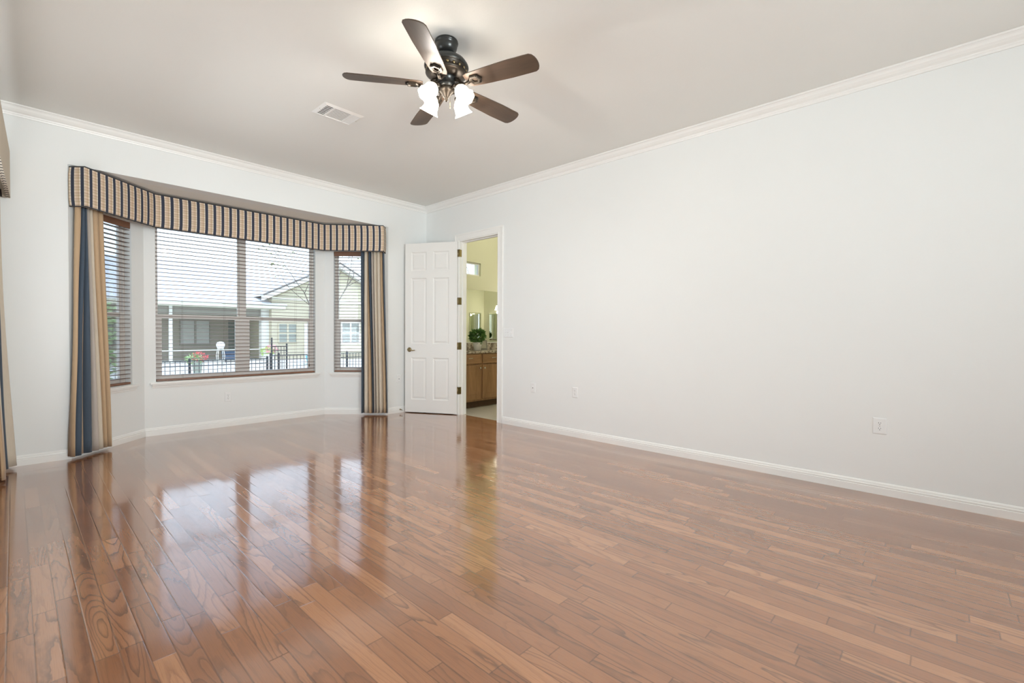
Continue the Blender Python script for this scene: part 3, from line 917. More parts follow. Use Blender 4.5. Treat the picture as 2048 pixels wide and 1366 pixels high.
def wall_plate(name, label, cat, center, normal, kind, wd=0.074, ht=0.116):
    PM = plate_matrix(center, normal)
    r = thing(name, label, cat, center, 0)
    # dished plate with bevelled rim
    mb = MB()
    rings = [(0, 0.0005), (0, 0.002), (0.004, 0.0055), (0.009, 0.0062)]
    vs = []
    for ins, d in rings:
        vs += [(-wd/2+ins, d, -ht/2+ins), (wd/2-ins, d, -ht/2+ins), (wd/2-ins, d, ht/2-ins), (-wd/2+ins, d, ht/2-ins)]
    fs = [(0, 1, 2, 3)]
    for q in range(3):
        for s_ in range(4): fs.append((q*4+s_, q*4+(s_+1) % 4, (q+1)*4+(s_+1) % 4, (q+1)*4+s_))
    fs.append((12, 13, 14, 15))
    mb.add(vs, fs, 0, None, False, PM)
    mb.build('plate', M['plastic'], r)
    if kind == 'outlet':
        for dz in (0.0195, -0.0195):
            rc = MB()
            poly = []
            for i in range(24):
                a = 2*pi*i/24
                poly.append((0.0172*cos(a), max(-0.0125, min(0.0125, 0.0172*sin(a)))))
            vs = [(x, 0.006, z+dz) for x, z in poly]+[(x, 0.0082, z+dz) for x, z in poly]
            n = 24
            fs = [tuple(range(n)), tuple(range(n, 2*n))]+[(i, (i+1) % n, n+(i+1) % n, n+i) for i in range(n)]
            rc.add(vs, fs, 0, None, False, PM)
            ro = rc.build('receptacle', M['plastic'], r)
            sl = MB()
            sl.box((-0.0075, 0.0078, dz+0.000), (-0.0052, 0.0086, dz+0.0085), 0, PM).box((0.0052, 0.0078, dz+0.001), (0.0075, 0.0086, dz+0.0078), 0, PM)
            sl.lathe([(0.0027, 0.0), (0.0027, 0.0006)], 12, PM @ Matrix.Translation((0, 0.0078, dz-0.0065)) @ Matrix.Rotation(-pi/2, 4, 'X'))
            sl.build('slots', M['slot'], ro)
        MB().lathe([(0.0032, 0), (0.0028, 0.0012)], 10, PM @ Matrix.Translation((0, 0.0060, 0)) @ Matrix.Rotation(-pi/2, 4, 'X')).build('screw', M['chrome'], r)
    elif kind == 'jack':
        j = MB().box((-0.009, 0.0058, -0.009), (0.009, 0.0085, 0.009), 0, PM, bev=0.0012).build('jack', M['plastic'], r)
        MB().box((-0.006, 0.0080, -0.006), (0.006, 0.0087, 0.004), 0, PM).build('socket', M['slot'], j)
        for dz in (0.042, -0.042):
            MB().lathe([(0.003, 0), (0.0026, 0.0012)], 10, PM @ Matrix.Translation((0, 0.0060, dz)) @ Matrix.Rotation(-pi/2, 4, 'X')).build('screw', M['chrome'], r)
    elif kind == 'switch':
        n = round(wd/0.046)-0
        k = 3
        for i in range(k):
            x = (i-(k-1)/2)*0.046
            MB().box((x-0.006, 0.0058, -0.0125), (x+0.006, 0.0075, 0.0125), 0, PM).build('switch_slot', M['plastic'], r)
            tg = MB()
            tg.add([(x-0.004, 0.006, -0.006), (x+0.004, 0.006, -0.006), (x+0.004, 0.006, 0.006), (x-0.004, 0.006, 0.006), (x-0.0035, 0.017, 0.004), (x+0.0035, 0.017, 0.004), (x+0.0035, 0.015, 0.010), (x-0.0035, 0.015, 0.010)],
                   [(0, 1, 2, 3), (4, 5, 6, 7), (0, 1, 5, 4), (1, 2, 6, 5), (2, 3, 7, 6), (3, 0, 4, 7)], 0, None, False, PM)
            tg.build('toggle', M['plastic'], r)
            for dz in (0.030, -0.030):
                MB().lathe([(0.003, 0), (0.0026, 0.0012)], 10, PM @ Matrix.Translation((x, 0.0060, dz)) @ Matrix.Rotation(-pi/2, 4, 'X')).build('screw', M['chrome'], r)
    return r
wall_plate('wall_outlet', 'white double wall outlet low on the right wall, farthest from the door', 'outlet', (0, -5.443, 0.498), (-1, 0, 0), 'outlet', 0.082, 0.118)
wall_plate('wall_outlet', 'white double outlet on the right wall, second plate from the door', 'outlet', (0, -2.760, 0.499), (-1, 0, 0), 'outlet')
wall_plate('cable_plate', 'small white jack plate on the right wall, nearest the door', 'wall plate', (0, -2.144, 0.501), (-1, 0, 0), 'jack')
wall_plate('wall_outlet', 'white double outlet under the middle window of the bay', 'outlet', (-2.50, 0.63, 0.362), (0, -1, 0), 'outlet')
wall_plate('cable_plate', 'white jack plate low on the back wall between curtain and open door', 'wall plate', (-0.484, 0, 0.491), (0, -1, 0), 'jack')
wall_plate('light_switch', 'white triple light switch beside the doorway', 'switch', (0, -1.726, 1.166), (-1, 0, 0), 'switch', 0.163, 0.116)

# ------------------------------------------------------------------ ceiling vent
vx, vy = -2.347, -1.896
vt = thing('ceiling_vent', 'white rectangular air vent in the ceiling beside the fan', 'vent', (vx, vy, H))
hw, hd = 0.178, 0.128
mb = MB()
for ring in [[(0, 0), (0.026, -0.012), (0.028, -0.012), (0.030, -0.004)]]:
    vs = []
    for ins, d in ring:
        vs += [(vx-hw+ins, vy-hd+ins, H+d), (vx+hw-ins, vy-hd+ins, H+d), (vx+hw-ins, vy+hd-ins, H+d), (vx-hw+ins, vy+hd-ins, H+d)]
    fs = []
    for q in range(len(ring)-1):
        for s_ in range(4): fs.append((q*4+s_, q*4+(s_+1) % 4, (q+1)*4+(s_+1) % 4, (q+1)*4+s_))
    mb.add(vs, fs)
fx0, fx1, fy0, fy1 = vx-hw+0.03, vx+hw-0.03, vy-hd+0.03, vy+hd-0.03
for xx in (fx0+0.068, fx1-0.068):
    mb.box((xx-0.006, fy0, H-0.011), (xx+0.006, fy1, H-0.001))
mb.build('frame', M['trim'], vt)
MB().box((fx0, fy0, H-0.0015), (fx1, fy1, H-0.0005)).build('duct_opening', M['slot'], vt)
def louvre(mb, x0, x1, y0, y1, n, alongx, tilt):
    for i in range(n):
        f = (i+0.5)/n
        if alongx:
            c = Vector(((x0+x1)/2, y0+(y1-y0)*f, H-0.006)); R_ = Matrix.Translation(c) @ Matrix.Rotation(tilt, 4, 'X')
            mb.box((-(x1-x0)/2, -(y1-y0)/n*0.46, -0.0006), ((x1-x0)/2, (y1-y0)/n*0.46, 0.0006), 0, R_)
        else:
            c = Vector((x0+(x1-x0)*f, (y0+y1)/2, H-0.006)); R_ = Matrix.Translation(c) @ Matrix.Rotation(tilt, 4, 'Y')
            mb.box((-(x1-x0)/n*0.46, -(y1-y0)/2, -0.0006), ((x1-x0)/n*0.46, (y1-y0)/2, 0.0006), 0, R_)
mb = MB(); louvre(mb, fx0, fx0+0.062, fy0, fy1, 5, False, -0.75)
for i in range(1, 7):
    yy_ = fy0+(fy1-fy0)*i/7
    mb.box((fx0, yy_-0.004, H-0.008), (fx0+0.062, yy_+0.004, H-0.006))
mb.build('louvres', M['trim'], vt)
mb = MB(); louvre(mb, fx0+0.074, fx1-0.074, fy0, fy1, 9, True, 0.12); mb.build('louvres', M['trim'], vt)
mb = MB(); louvre(mb, fx1-0.062, fx1, fy0, fy1, 5, False, 0.45); mb.build('louvres', M['trim'], vt)
for xx in (vx-hw+0.014, vx+hw-0.014):
    MB().lathe([(0.004, 0.0), (0.003, -0.003)], 10, Matrix.Translation((xx, vy, H-0.0065))).build('screw', M['chrome'], vt)

# ------------------------------------------------------------------ ceiling fan
fx_, fy_ = -2.350, -3.375
fan = thing('ceiling_fan', 'dark bronze five-blade ceiling fan with four lit glass shades', 'ceiling fan', (fx_, fy_, H))
C4 = Matrix.Translation((fx_, fy_, 0))
MB().lathe([(0.073, H-0.0005), (0.0755, H-0.010), (0.074, H-0.018), (0.069, H-0.021), (0.0695, H-0.034), (0.066, H-0.050), (0.058, H-0.066), (0.046, H-0.076), (0.036, H-0.080), (0.024, H-0.081)], 40, C4).build('canopy', M['bronze'], fan)
MB().lathe([(0.030, H-0.079), (0.034, H-0.086), (0.032, H-0.096), (0.024, H-0.102), (0.017, H-0.104), (0.017, H-0.135)], 28, C4).build('downrod', M['bronze'], fan)
zt = 2.950
MB().lathe([(0.020, zt), (0.060, zt-0.003), (0.100, zt-0.015), (0.126, zt-0.034), (0.141, zt-0.056), (0.144, zt-0.068), (0.139, zt-0.075)], 48, C4).build('motor_housing', M['bronze'], fan)
band = MB().lathe([(0.137, zt-0.074), (0.139, zt-0.081), (0.130, zt-0.086), (0.130, zt-0.106), (0.135, zt-0.111), (0.118, zt-0.122), (0.090, zt-0.129), (0.070, zt-0.134)], 48, C4)
bo = band.build('vented_band', M['bronze_brown'], fan)
for k in range(20):
    vn = MB()
    a = 2*pi*k/20
    R_ = C4 @ Matrix.Rotation(a, 4, 'Z') @ Matrix.Translation((0.1290, 0, zt-0.096))
    vn.lathe([(0.0075, 0.0), (0.0095, 0.003), (0.006, 0.006)], 10, R_ @ Matrix.Rotation(pi/2, 4, 'Y'))
    vn.build('vent_rosette', M['brass'], bo)
MB().lathe([(0.062, zt-0.128), (0.064, zt-0.150), (0.060, zt-0.154), (0.060, zt-0.182), (0.063, zt-0.186), (0.061, zt-0.200), (0.050, zt-0.206)], 36, C4).build('switch_housing', M['bronze'], fan)
MB().lathe([(0.050, zt-0.203), (0.054, zt-0.210), (0.051, zt-0.222), (0.042, zt-0.232), (0.028, zt-0.244), (0.021, zt-0.258), (0.013, zt-0.267), (0.009, zt-0.273), (0.012, zt-0.279), (0.007, zt-0.287)], 28, C4).build('light_kit_body', M['bronze_brown'], fan)
pc = MB().tube([(fx_+0.02, fy_-0.012, zt-0.255), (fx_+0.021, fy_-0.012, zt-0.318)], 0.0012, 6)
pc.lathe([(0.0015, 0), (0.003, -0.004), (0.003, -0.010), (0.0015, -0.013)], 10, Matrix.Translation((fx_+0.021, fy_-0.012, zt-0.318)))
tag(pc.build('pull_chain', M['brass'], fan), 'short brass pull chain')
ZB = 2.760
def blade_mesh():
    bm = bmesh.new()
    out = []
    r0, r1 = 0.150, 0.645
    prof = [(r0, 0.046), (r0+0.03, 0.056), (0.30, 0.064), (0.45, 0.0685), (0.575, 0.0695), (0.610, 0.0685), (0.628, 0.058), (0.639, 0.038), (0.644, 0.018), (0.645, 0.0)]
    top = prof; bot = [(x, -y) for x, y in prof[:-1]][::-1]
    pts = top+bot
    f = bm.faces.new([bm.verts.new((x, y, 0)) for x, y in pts])
    ex = bmesh.ops.extrude_face_region(bm, geom=[f])
    for g_ in ex['geom']:
        if isinstance(g_, bmesh.types.BMVert): g_.co.z += 0.007
    bmesh.ops.bevel(bm, geom=[e for e in bm.edges if abs(e.verts[0].co.z-e.verts[1].co.z) < 1e-5], offset=0.0018, segments=1, affect='EDGES')
    bmesh.ops.recalc_face_normals(bm, faces=list(bm.faces))
    me = bpy.data.meshes.new('blade'); bm.to_mesh(me); bm.free()
    me.materials.append(M['blade'])
    return me
bme = blade_mesh()
def iron_mesh():
    mb = MB()
    # bracket arm from the motor to the medallion, then a hexagonal ring under the blade
    mb.tube([(0.058, 0, 0.040), (0.085, 0, 0.030), (0.115, 0, -0.006), (0.145, 0, -0.020), (0.178, 0, -0.008)], [0.012, 0.011, 0.010, 0.010, 0.011], 8)
    rings = [(0.041, -0.001), (0.041, -0.008), (0.035, -0.014), (0.027, -0.014), (0.023, -0.010), (0.018, -0.010), (0.016, -0.004)]
    cx = 0.215; vs = []
    for rr, z in rings:
        for k in range(6):
            a = pi/3*k
            vs.append((cx+rr*1.15*cos(a), rr*sin(a), z))
    fs = [(i*6+k, i*6+(k+1) % 6, (i+1)*6+(k+1) % 6, (i+1)*6+k) for i in range(len(rings)-1) for k in range(6)]
    mb.add(vs, fs)
    for sx_ in (-0.012, 0.012):
        mb.lathe([(0.004, -0.002), (0.004, -0.012), (0.002, -0.014)], 8, Matrix.Translation((cx+0.030, sx_*2.2, 0)))
    me_o = mb.build('blade_iron', M['bronze_brown'])
    me = me_o.data
    bpy.data.objects.remove(me_o)
    return me
ime = iron_mesh()
for k in range(5):
    a = radians(142.96+72*k)
    bl = bpy.data.objects.new('blade', bme); COL.objects.link(bl); bl.parent = fan
    bl.matrix_local = Matrix.Translation((0, 0, ZB-H)) @ Matrix.Rotation(a, 4, 'Z') @ Matrix.Rotation(radians(-13), 4, 'X')
    ir = bpy.data.objects.new('blade_iron', ime); COL.objects.link(ir); ir.parent = bl
# lamp arms and shades
FANW = 13.5
camaz = math.atan2(CAM.y-fy_, CAM.x-fx_)
for k in range(4):
    a = camaz+pi/4+k*pi/2
    d = Vector((cos(a), sin(a), 0))
    c0 = Vector((fx_, fy_, zt-0.214))
    arm = MB().tube([c0+d*0.045, c0+d*0.075+Vector((0, 0, 0.012)), c0+d*0.098+Vector((0, 0, 0.006)), c0+d*0.106+Vector((0, 0, -0.010))], 0.0075, 8)
    ax = (d*0.55+Vector((0, 0, -0.83))).normalized()
    q = Vector((0, 0, 1)).rotation_difference(ax).to_matrix().to_4x4()
    S4 = Matrix.Translation(c0+d*0.103+Vector((0, 0, -0.004))) @ q
    arm.lathe([(0.012, -0.008), (0.022, 0.0), (0.024, 0.014), (0.022, 0.018)], 20, S4)
    ao = arm.build('lamp_arm', M['bronze_brown'], fan)
    sh = MB()
    op = [(0.021, 0.010), (0.026, 0.020), (0.036, 0.034), (0.044, 0.052), (0.046, 0.070), (0.047, 0.085), (0.053, 0.102), (0.061, 0.114)]
    prof = op+[(r_-0.002, z_-0.001) for r_, z_ in reversed(op)]
    seg = 32; vs = []; fs = []
    for i, (r_, z_) in enumerate(prof):
        for s_ in range(seg):
            t_ = 2*pi*s_/seg
            fl = 1+0.05*cos(8*t_)*max(0, (z_-0.085)/0.03)
            vs.append((r_*fl*cos(t_), r_*fl*sin(t_), z_))
    for i in range(len(prof)-1):
        for s_ in range(seg):
            s2 = (s_+1) % seg
            fs.append((i*seg+s_, i*seg+s2, (i+1)*seg+s2, (i+1)*seg+s_))
    sh.add(vs, fs, [1 if (k_//seg < 2 or k_//seg >= len(prof)-3) else 0 for k_ in range(len(fs))], None, True, S4)
    so = tag(sh.build('lamp_shade', [M['shade'], M['shade_neck']], fan), 'lit frosted glass bell shade')
    MB().lathe([(0.011, 0.018), (0.014, 0.030), (0.021, 0.048), (0.024, 0.062), (0.019, 0.078), (0.008, 0.086), (0.001, 0.088)], 20, S4).build('bulb', M['bulb'], so)
    lamp('fan_bulb_light', 'POINT', FANW, (1.0, 0.97, 0.92), S4 @ Vector((0, 0, 0.105)), shadow_soft_size=0.015)

# ------------------------------------------------------------------ bathroom beyond the doorway
BX, BY0, BY1 = 3.2, -1.98, 0.06
struct('floor_bathroom', MB().box((0.0705, BY0, -0.12), (BX, BY1, -0.001)), M['tile'], 'pale tile floor of the bathroom', 'floor')
b = MB()
wins = [(0.70, 1.19), (1.63, 2.12)]
WB0, WB1 = 2.135, 2.355
xs = [WT-0.01, wins[0][0], wins[0][1], wins[1][0], wins[1][1], BX+0.1]
for i in (0, 2, 4): b.box((xs[i], BY1, -0.12), (xs[i+1], BY1+0.16, H))
for i in (1, 3): b.box((xs[i], BY1, -0.12), (xs[i+1], BY1+0.16, WB0)).box((xs[i], BY1, WB1), (xs[i+1], BY1+0.16, H))
struct('wall_bathroom_back', b, M['bath_wall'], 'pale yellow green bathroom wall with high windows', 'wall')
struct('wall_bathroom_right', MB().box((BX, BY0-0.1, -0.12), (BX+0.1, BY1, H)), M['bath_wall'], 'far bathroom wall', 'wall')
struct('wall_bathroom_front', MB().box((WT-0.01, BY0-0.1, -0.12), (BX, BY0, H)), M['bath_wall'], 'near bathroom wall', 'wall')
b = MB().box((WT-0.0099, DY1-0.09, 0), (WT, BY0, H)).box((WT-0.0099, DY0+0.09, 0), (WT, BY1, H)).box((WT-0.0099, DY1-0.09, DZ+0.09), (WT, DY0+0.09, H))
struct('wall_bathroom_left', b, M['bath_wall'], 'bathroom side of the doorway wall', 'wall')
struct('ceiling_bathroom', MB().box((WT-0.01, BY0, H-0.012), (BX, BY1, H-0.0005)), M['bath_ceiling'], 'bathroom ceiling', 'ceiling')
for i, (a, c) in enumerate(wins):
    wr = thing('window_%d' % (6+i), ('small high window above the bathroom mirror, left of two', 'small high window above the bathroom mirror, right of two')[i], 'window', ((a+c)/2, BY1+0.08, WB0), 0, None, 'structure')
    f = MB(); y0, y1 = BY1+0.035, BY1+0.075
    f.box((a, y0, WB0+0.025), (a+0.025, y1, WB1-0.025)).box((c-0.025, y0, WB0+0.025), (c, y1, WB1-0.025)).box((a, y0, WB0), (c, y1, WB0+0.025)).box((a, y0, WB1-0.025), (c, y1, WB1))
    f.build('frame', M['trim'], wr)
    MB().box((a+0.02, y0+0.02, WB0+0.02), (c-0.02, y0+0.025, WB1-0.02)).build('pane', M['glass'], wr)

# vanity: oak cabinet units
FY = -0.49
def raised_front(mb, x0, x1, z0, z1, y, panel=True):
    """framed door or drawer front whose face looks to -Y"""
    mb.box((x0, y-0.018, z0), (x1, y, z1), 0, None, 0.003)
    if panel:
        rings = [(0.050, -0.0183), (0.056, -0.0155), (0.064, -0.0155), (0.085, -0.0195), (0.086, -0.0195)]
        vs = []
        for ins, d in rings: vs += [(x0+ins, y+d, z0+ins), (x1-ins, y+d, z0+ins), (x1-ins, y+d, z1-ins), (x0+ins, y+d, z1-ins)]
        fs = [(q*4+k, q*4+(k+1) % 4, (q+1)*4+(k+1) % 4, (q+1)*4+k) for q in range(4) for k in range(4)]+[(16, 17, 18, 19)]
        mb.add(vs, fs)
def vanity_unit(x0, x1, knob_right, label):
    r = thing('vanity_cabinet', label, 'cabinet', ((x0+x1)/2, -0.22, 0), 0, None)
    b = MB().box((x0, FY, 0.105), (x1, BY1-0.003, 0.846))
    b.build('cabinet_body', M['cabinet'], r)
    MB().box((x0, FY+0.07, 0.0), (x1, BY1-0.003, 0.105)).build('toe_kick', M['toe'], r)
    d = MB(); raised_front(d, x0+0.018, x1-0.018, 0.690, 0.832, FY-0.0005, False)
    do = d.build('drawer_front', M['cabinet_h'], r)
    xm = (x0+x1)/2
    p = MB().tube([(xm-0.045, FY-0.018, 0.770), (xm-0.045, FY-0.040, 0.772), (xm-0.025, FY-0.046, 0.774), (xm+0.025, FY-0.046, 0.774), (xm+0.045, FY-0.040, 0.772), (xm+0.045, FY-0.018, 0.770)], 0.005, 8)
    p.build('pull', M['chrome'], do)
    d = MB(); raised_front(d, x0+0.018, x1-0.018, 0.135, 0.665, FY-0.0005, True)
    do = d.build('cabinet_door', M['cabinet'], r)
    xk = x1-0.045 if knob_right else x0+0.045
    MB().lathe([(0.006, 0.0), (0.006, 0.012), (0.015, 0.018), (0.015, 0.026), (0.008, 0.030)], 14, Matrix.Translation((xk, FY-0.0185, 0.618)) @ Matrix.Rotation(pi/2, 4, 'X')).build('knob', M['chrome'], do)
    return r
vanity_unit(0.20, 0.690, True, 'oak vanity cabinet with drawer and door, left of the pair seen through the doorway')
vanity_unit(0.692, 1.182, False, 'oak vanity cabinet with drawer and door, right of the pair seen through the doorway')
vanity_unit(1.184, 1.674, True, 'oak vanity cabinet mostly hidden behind the right door jamb')
ct = thing('vanity_countertop', 'speckled brown granite vanity top with backsplash', 'countertop', (0.9, -0.22, 0.847))
MB().box((0.13, FY-0.025, 0.847), (2.2, BY1-0.002, 0.885), 0, None, 0.004).build('countertop', M['granite'], ct)
MB().box((0.13, BY1-0.024, 0.8852), (2.2, BY1-0.002, 0.992), 0, None, 0.003).build('backsplash', M['granite'], ct)
mr = thing('wall_mirror', 'large frameless mirror above the vanity', 'mirror', (1.5, BY1, 1.0))
MB().box((0.79, BY1-0.008, 1.008), (2.3, BY1-0.0005, 1.895)).build('mirror_glass', M['mirror'], mr)
MB().box((0.79, BY1-0.011, 0.995), (2.3, BY1-0.0005, 1.0075)).build('bottom_channel', M['trim'], mr)

# plant in a white pot
px_, py_, pz_ = 0.815, -0.27, 0.886
pl = thing('potted_plant', 'bushy green plant in a white pot on the vanity', 'potted plant', (px_, py_, pz_))
MB().lathe([(0.052, 0.0), (0.058, 0.004), (0.075, 0.10), (0.080, 0.128), (0.074, 0.128), (0.068, 0.112), (0.0, 0.110)], 28, Matrix.Translation((px_, py_, pz_))).build('pot', M['pot'], pl)
def leaf_ball(mb, c, rad, n, size, seed, flat=1.0, stem=None):
    rnd = random.Random(seed)
    for i in range(n):
        d = Vector((rnd.gauss(0, 1), rnd.gauss(0, 1), rnd.gauss(0, 1))).normalized()
        rr = rad*(0.45+0.55*rnd.random()**0.5)
        p = Vector(c)+Vector((d.x*rr, d.y*rr, d.z*rr*flat))
        dr_ = (d+Vector((rnd.uniform(-.6, .6), rnd.uniform(-.6, .6), rnd.uniform(-.6, .6)))).normalized()
        sd = dr_.cross(Vector((rnd.uniform(-1, 1), rnd.uniform(-1, 1), rnd.uniform(-1, 1)))).normalized()
        L = size*rnd.uniform(0.7, 1.3); W_ = L*0.32
        nrm = dr_.cross(sd)
        mb.add([p, p+dr_*L*0.45+sd*W_+nrm*L*0.06, p+dr_*L, p+dr_*L*0.45-sd*W_+nrm*L*0.06], [(0, 1, 2), (0, 2, 3)])
mb = MB(); leaf_ball(mb, (px_, py_, pz_+0.225), 0.105, 420, 0.06, 3, 0.85)
mb.build('foliage', M['leaf_pot'], pl)
mb = MB(); rnd = random.Random(4)
for i in range(14):
    a = rnd.uniform(0, 2*pi); q = rnd.uniform(0.03, 0.10)
    mb.tube([(px_+0.02*cos(a), py_+0.02*sin(a), pz_+0.10), (px_+q*0.6*cos(a), py_+q*0.6*sin(a), pz_+0.17), (px_+q*cos(a), py_+q*sin(a), pz_+0.25)], 0.0025, 5)
mb.build('stems', M['leaf_pot'], pl)

# picture frame leaning by the mirror
pf = thing('picture_frame', 'small grey picture frame standing behind the potted plant', 'picture frame', (1.17, -0.03, 0.886), -0.5)
PF = Matrix.Translation((1.17, -0.05, 0.888)) @ Matrix.Rotation(-0.5, 4, 'Z') @ Matrix.Rotation(radians(-10), 4, 'X')
M['pewter'] = simple('pewter_frame', (0.30, 0.29, 0.27), 0.4, 0.6)
M['photo'] = simple('pale_print', (0.62, 0.60, 0.52), 0.4, vary=0.4, scale=40)
mb = MB()
mb.box((-0.06, -0.008, 0.0), (-0.042, 0.008, 0.155), 0, PF).box((0.042, -0.008, 0.0), (0.06, 0.008, 0.155), 0, PF).box((-0.042, -0.008, 0.0), (0.042, 0.008, 0.018), 0, PF).box((-0.042, -0.008, 0.137), (0.042, 0.008, 0.155), 0, PF)
mb.build('frame', M['pewter'], pf)
MB().box((-0.042, -0.002, 0.018), (0.042, 0.004, 0.137), 0, PF).build('picture', M['photo'], pf)

# two bevelled mirrors in the far corner and the light bars above them (seen in the big mirror)
def corner_mirror(label, c, n, w_, z0, z1):
    PM = plate_matrix((c[0], c[1], 0), n)
    r = thing('wall_mirror', label, 'mirror', (c[0], c[1], z0))
    mb = MB(); vs = []
    rings = [(0, 0.0005), (0, 0.010), (0.022, 0.016)]
    for ins, d in rings: vs += [(-w_/2+ins, d, z0+ins), (w_/2-ins, d, z0+ins), (w_/2-ins, d, z1-ins), (-w_/2+ins, d, z1-ins)]
    fs = [(0, 1, 2, 3)]+[(q*4+k, q*4+(k+1) % 4, (q+1)*4+(k+1) % 4, (q+1)*4+k) for q in range(2) for k in range(4)]+[(8, 9, 10, 11)]
    mb.add(vs, fs, 0, None, False, PM)
    mb.build('bevelled_glass', M['mirror'], r)
corner_mirror('narrow wall mirror on the near bathroom wall, left one seen in the large mirror', (2.92, BY0), (0, 1, 0), 0.36, 0.98, 1.63)
corner_mirror('narrow wall mirror on the far bathroom wall, right one seen in the large mirror', (BX, -1.62), (-1, 0, 0), 0.36, 0.98, 1.63)
def light_bar(label, c, n, cnt, power):
    PM = plate_matrix(c, n)
    r = thing('vanity_light', label, 'wall light', c)
    MB().box((-0.06, 0.0005, -0.05), (0.06, 0.02, 0.05), 0, PM, 0.004).tube([PM @ Vector((-0.16, 0.06, 0.0)), PM @ Vector((0.16, 0.06, 0.0))], 0.009, 8).tube([PM @ Vector((0, 0.015, 0)), PM @ Vector((0, 0.06, 0))], 0.009, 8).build('bar', M['chrome'], r)
    for i in range(cnt):
        x = (i-(cnt-1)/2)*0.14
        S4 = PM @ Matrix.Translation((x, 0.06, -0.012)) @ Matrix.Rotation(pi, 4, 'X')
        MB().lathe([(0.018, 0), (0.024, 0.012), (0.036, 0.045), (0.042, 0.075), (0.056, 0.105), (0.052, 0.104), (0.038, 0.07), (0.030, 0.045), (0.015, 0.02)], 20, S4).build('lamp_shade', M['shade_dim'], r)
    lamp('vanity_bulb_light', 'POINT', power, (1.0, 0.92, 0.78), PM @ Vector((0, 0.14, -0.17)), shadow_soft_size=0.05)
light_bar('three-lamp vanity light on the far bathroom wall, reflected in the large mirror', (BX, -1.35, 1.80), (-1, 0, 0), 3, 8)
light_bar('vanity light with bell shades above the large mirror, right of the doorway view', (2.0, BY1, 2.02), (0, -1, 0), 2, 6)

# unseen ceiling light added to brighten the vanity fronts
cl = thing('fill_ceiling_light', 'added round glass ceiling light in the bathroom, out of view', 'ceiling light', (1.3, -1.15, H-0.012))
MB().lathe([(0.15, -0.0005), (0.155, -0.012), (0.14, -0.020)], 32, Matrix.Translation((1.3, -1.15, H-0.012))).build('base', M['chrome'], cl)
MB().lathe([(0.138, -0.0205), (0.132, -0.045), (0.10, -0.072), (0.05, -0.086), (0.004, -0.090)], 32, Matrix.Translation((1.3, -1.15, H-0.012))).build('glass_dome', M['shade_dim'], cl)
lamp('bathroom_fill_light', 'POINT', 20, (1.0, 0.95, 0.84), (1.3, -1.15, H-0.17), shadow_soft_size=0.06)

# ------------------------------------------------------------------ outside: garden, fence, neighbouring house
struct('ground', MB().box((-40, -18, -0.62), (45, 70, -0.305)), M['ground'], 'pale sunlit gravel yard', 'ground')
struct('patio', MB().box((-6, 15.2, -0.30), (7.5, 22, -0.22)), M['patio'], 'concrete patio before the neighbouring porch', 'patio')

# black iron fence
FYY = 6.5
def fence_run(label, x0, x1, ztop, posts, spacing=0.0905, y=FYY):
    r = thing('iron_fence', label, 'fence', ((x0+x1)/2, y, -0.30))
    ps = [x0]+posts+[x1]
    for a, c in zip(ps, ps[1:]):
        p = MB()
        for z in (ztop-0.02, ztop-0.13, -0.17):
            p.box((a, y-0.010, z-0.010), (c, y+0.010, z+0.010))
        x = a+spacing
        while x < c-0.02:
            p.box((x-0.0055, y-0.0055, -0.24), (x+0.0055, y+0.0055, ztop-0.01)); x += spacing
        p.build('fence_panel', M['iron'], r)
    for a in ps:
        MB().box((a-0.022, y-0.022, -0.31), (a+0.022, y+0.022, ztop+0.02)).lathe([(0.018, 0), (0.022, 0.010), (0.010, 0.025), (0.001, 0.030)], 10, Matrix.Translation((a, y, ztop+0.02))).build('post', M['iron'], r)
    return r
fence_run('low black iron fence seen through the left half of the middle window', -4.6, 0.0, 0.525, [-1.62])
fence_run('black iron fence seen through the right bay window', 0.08, 6.0, 0.60, [0.27, 2.10, 3.6])
# gate with taller posts further back
gr = thing('garden_gate', 'black iron garden gate with tall posts behind the fence', 'gate', (1.0, 8.5, -0.30))
g_ = MB()
for z in (0.74, 0.62, 0.0): g_.box((0.83, 8.49, z-0.012), (1.23, 8.51, z+0.012))
x = 0.91
while x < 1.22: g_.box((x-0.006, 8.494, -0.1), (x+0.006, 8.506, 0.74)); x += 0.085
g_.build('gate_panel', M['iron'], gr)
for x, z in ((0.82, 1.00), (1.24, 0.83)): MB().box((x-0.018, 8.482, -0.31), (x+0.018, 8.518, z)).build('post', M['iron'], gr)

# neighbouring house
HY = 19.0
hs = thing('house', 'neighbouring cream house with covered porch and gabled wing', 'house', (3, HY+4, -0.22))
b = MB()
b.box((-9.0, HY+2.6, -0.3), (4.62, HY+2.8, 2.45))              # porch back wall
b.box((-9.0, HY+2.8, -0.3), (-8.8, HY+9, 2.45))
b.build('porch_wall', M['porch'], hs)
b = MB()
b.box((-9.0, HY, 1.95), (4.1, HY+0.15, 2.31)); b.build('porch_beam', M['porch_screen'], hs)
b = MB().box((-9.2, HY-0.55, 2.30), (5.05, HY-0.40, 2.47)).box((-9.2, HY-0.45, 2.29), (5.05, HY+2.6, 2.31))
b.build('fascia', M['fascia'], hs)
# porch roof slope
def slab(mb, q, th=0.08):
    q = [Vector(p) for p in q]
    n = (q[1]-q[0]).cross(q[3]-q[0]).normalized()*th
    mb.add(q+[p+n for p in q], [(0, 1, 2, 3), (7, 6, 5, 4), (0, 1, 5, 4), (1, 2, 6, 5), (2, 3, 7, 6), (3, 0, 4, 7)])
b = MB(); slab(b, [(-9.3, HY-0.6, 2.47), (5.1, HY-0.6, 2.47), (5.1, HY+6.5, 5.0), (-9.3, HY+6.5, 5.0)])
b.build('porch_roof', M['roof'], hs)
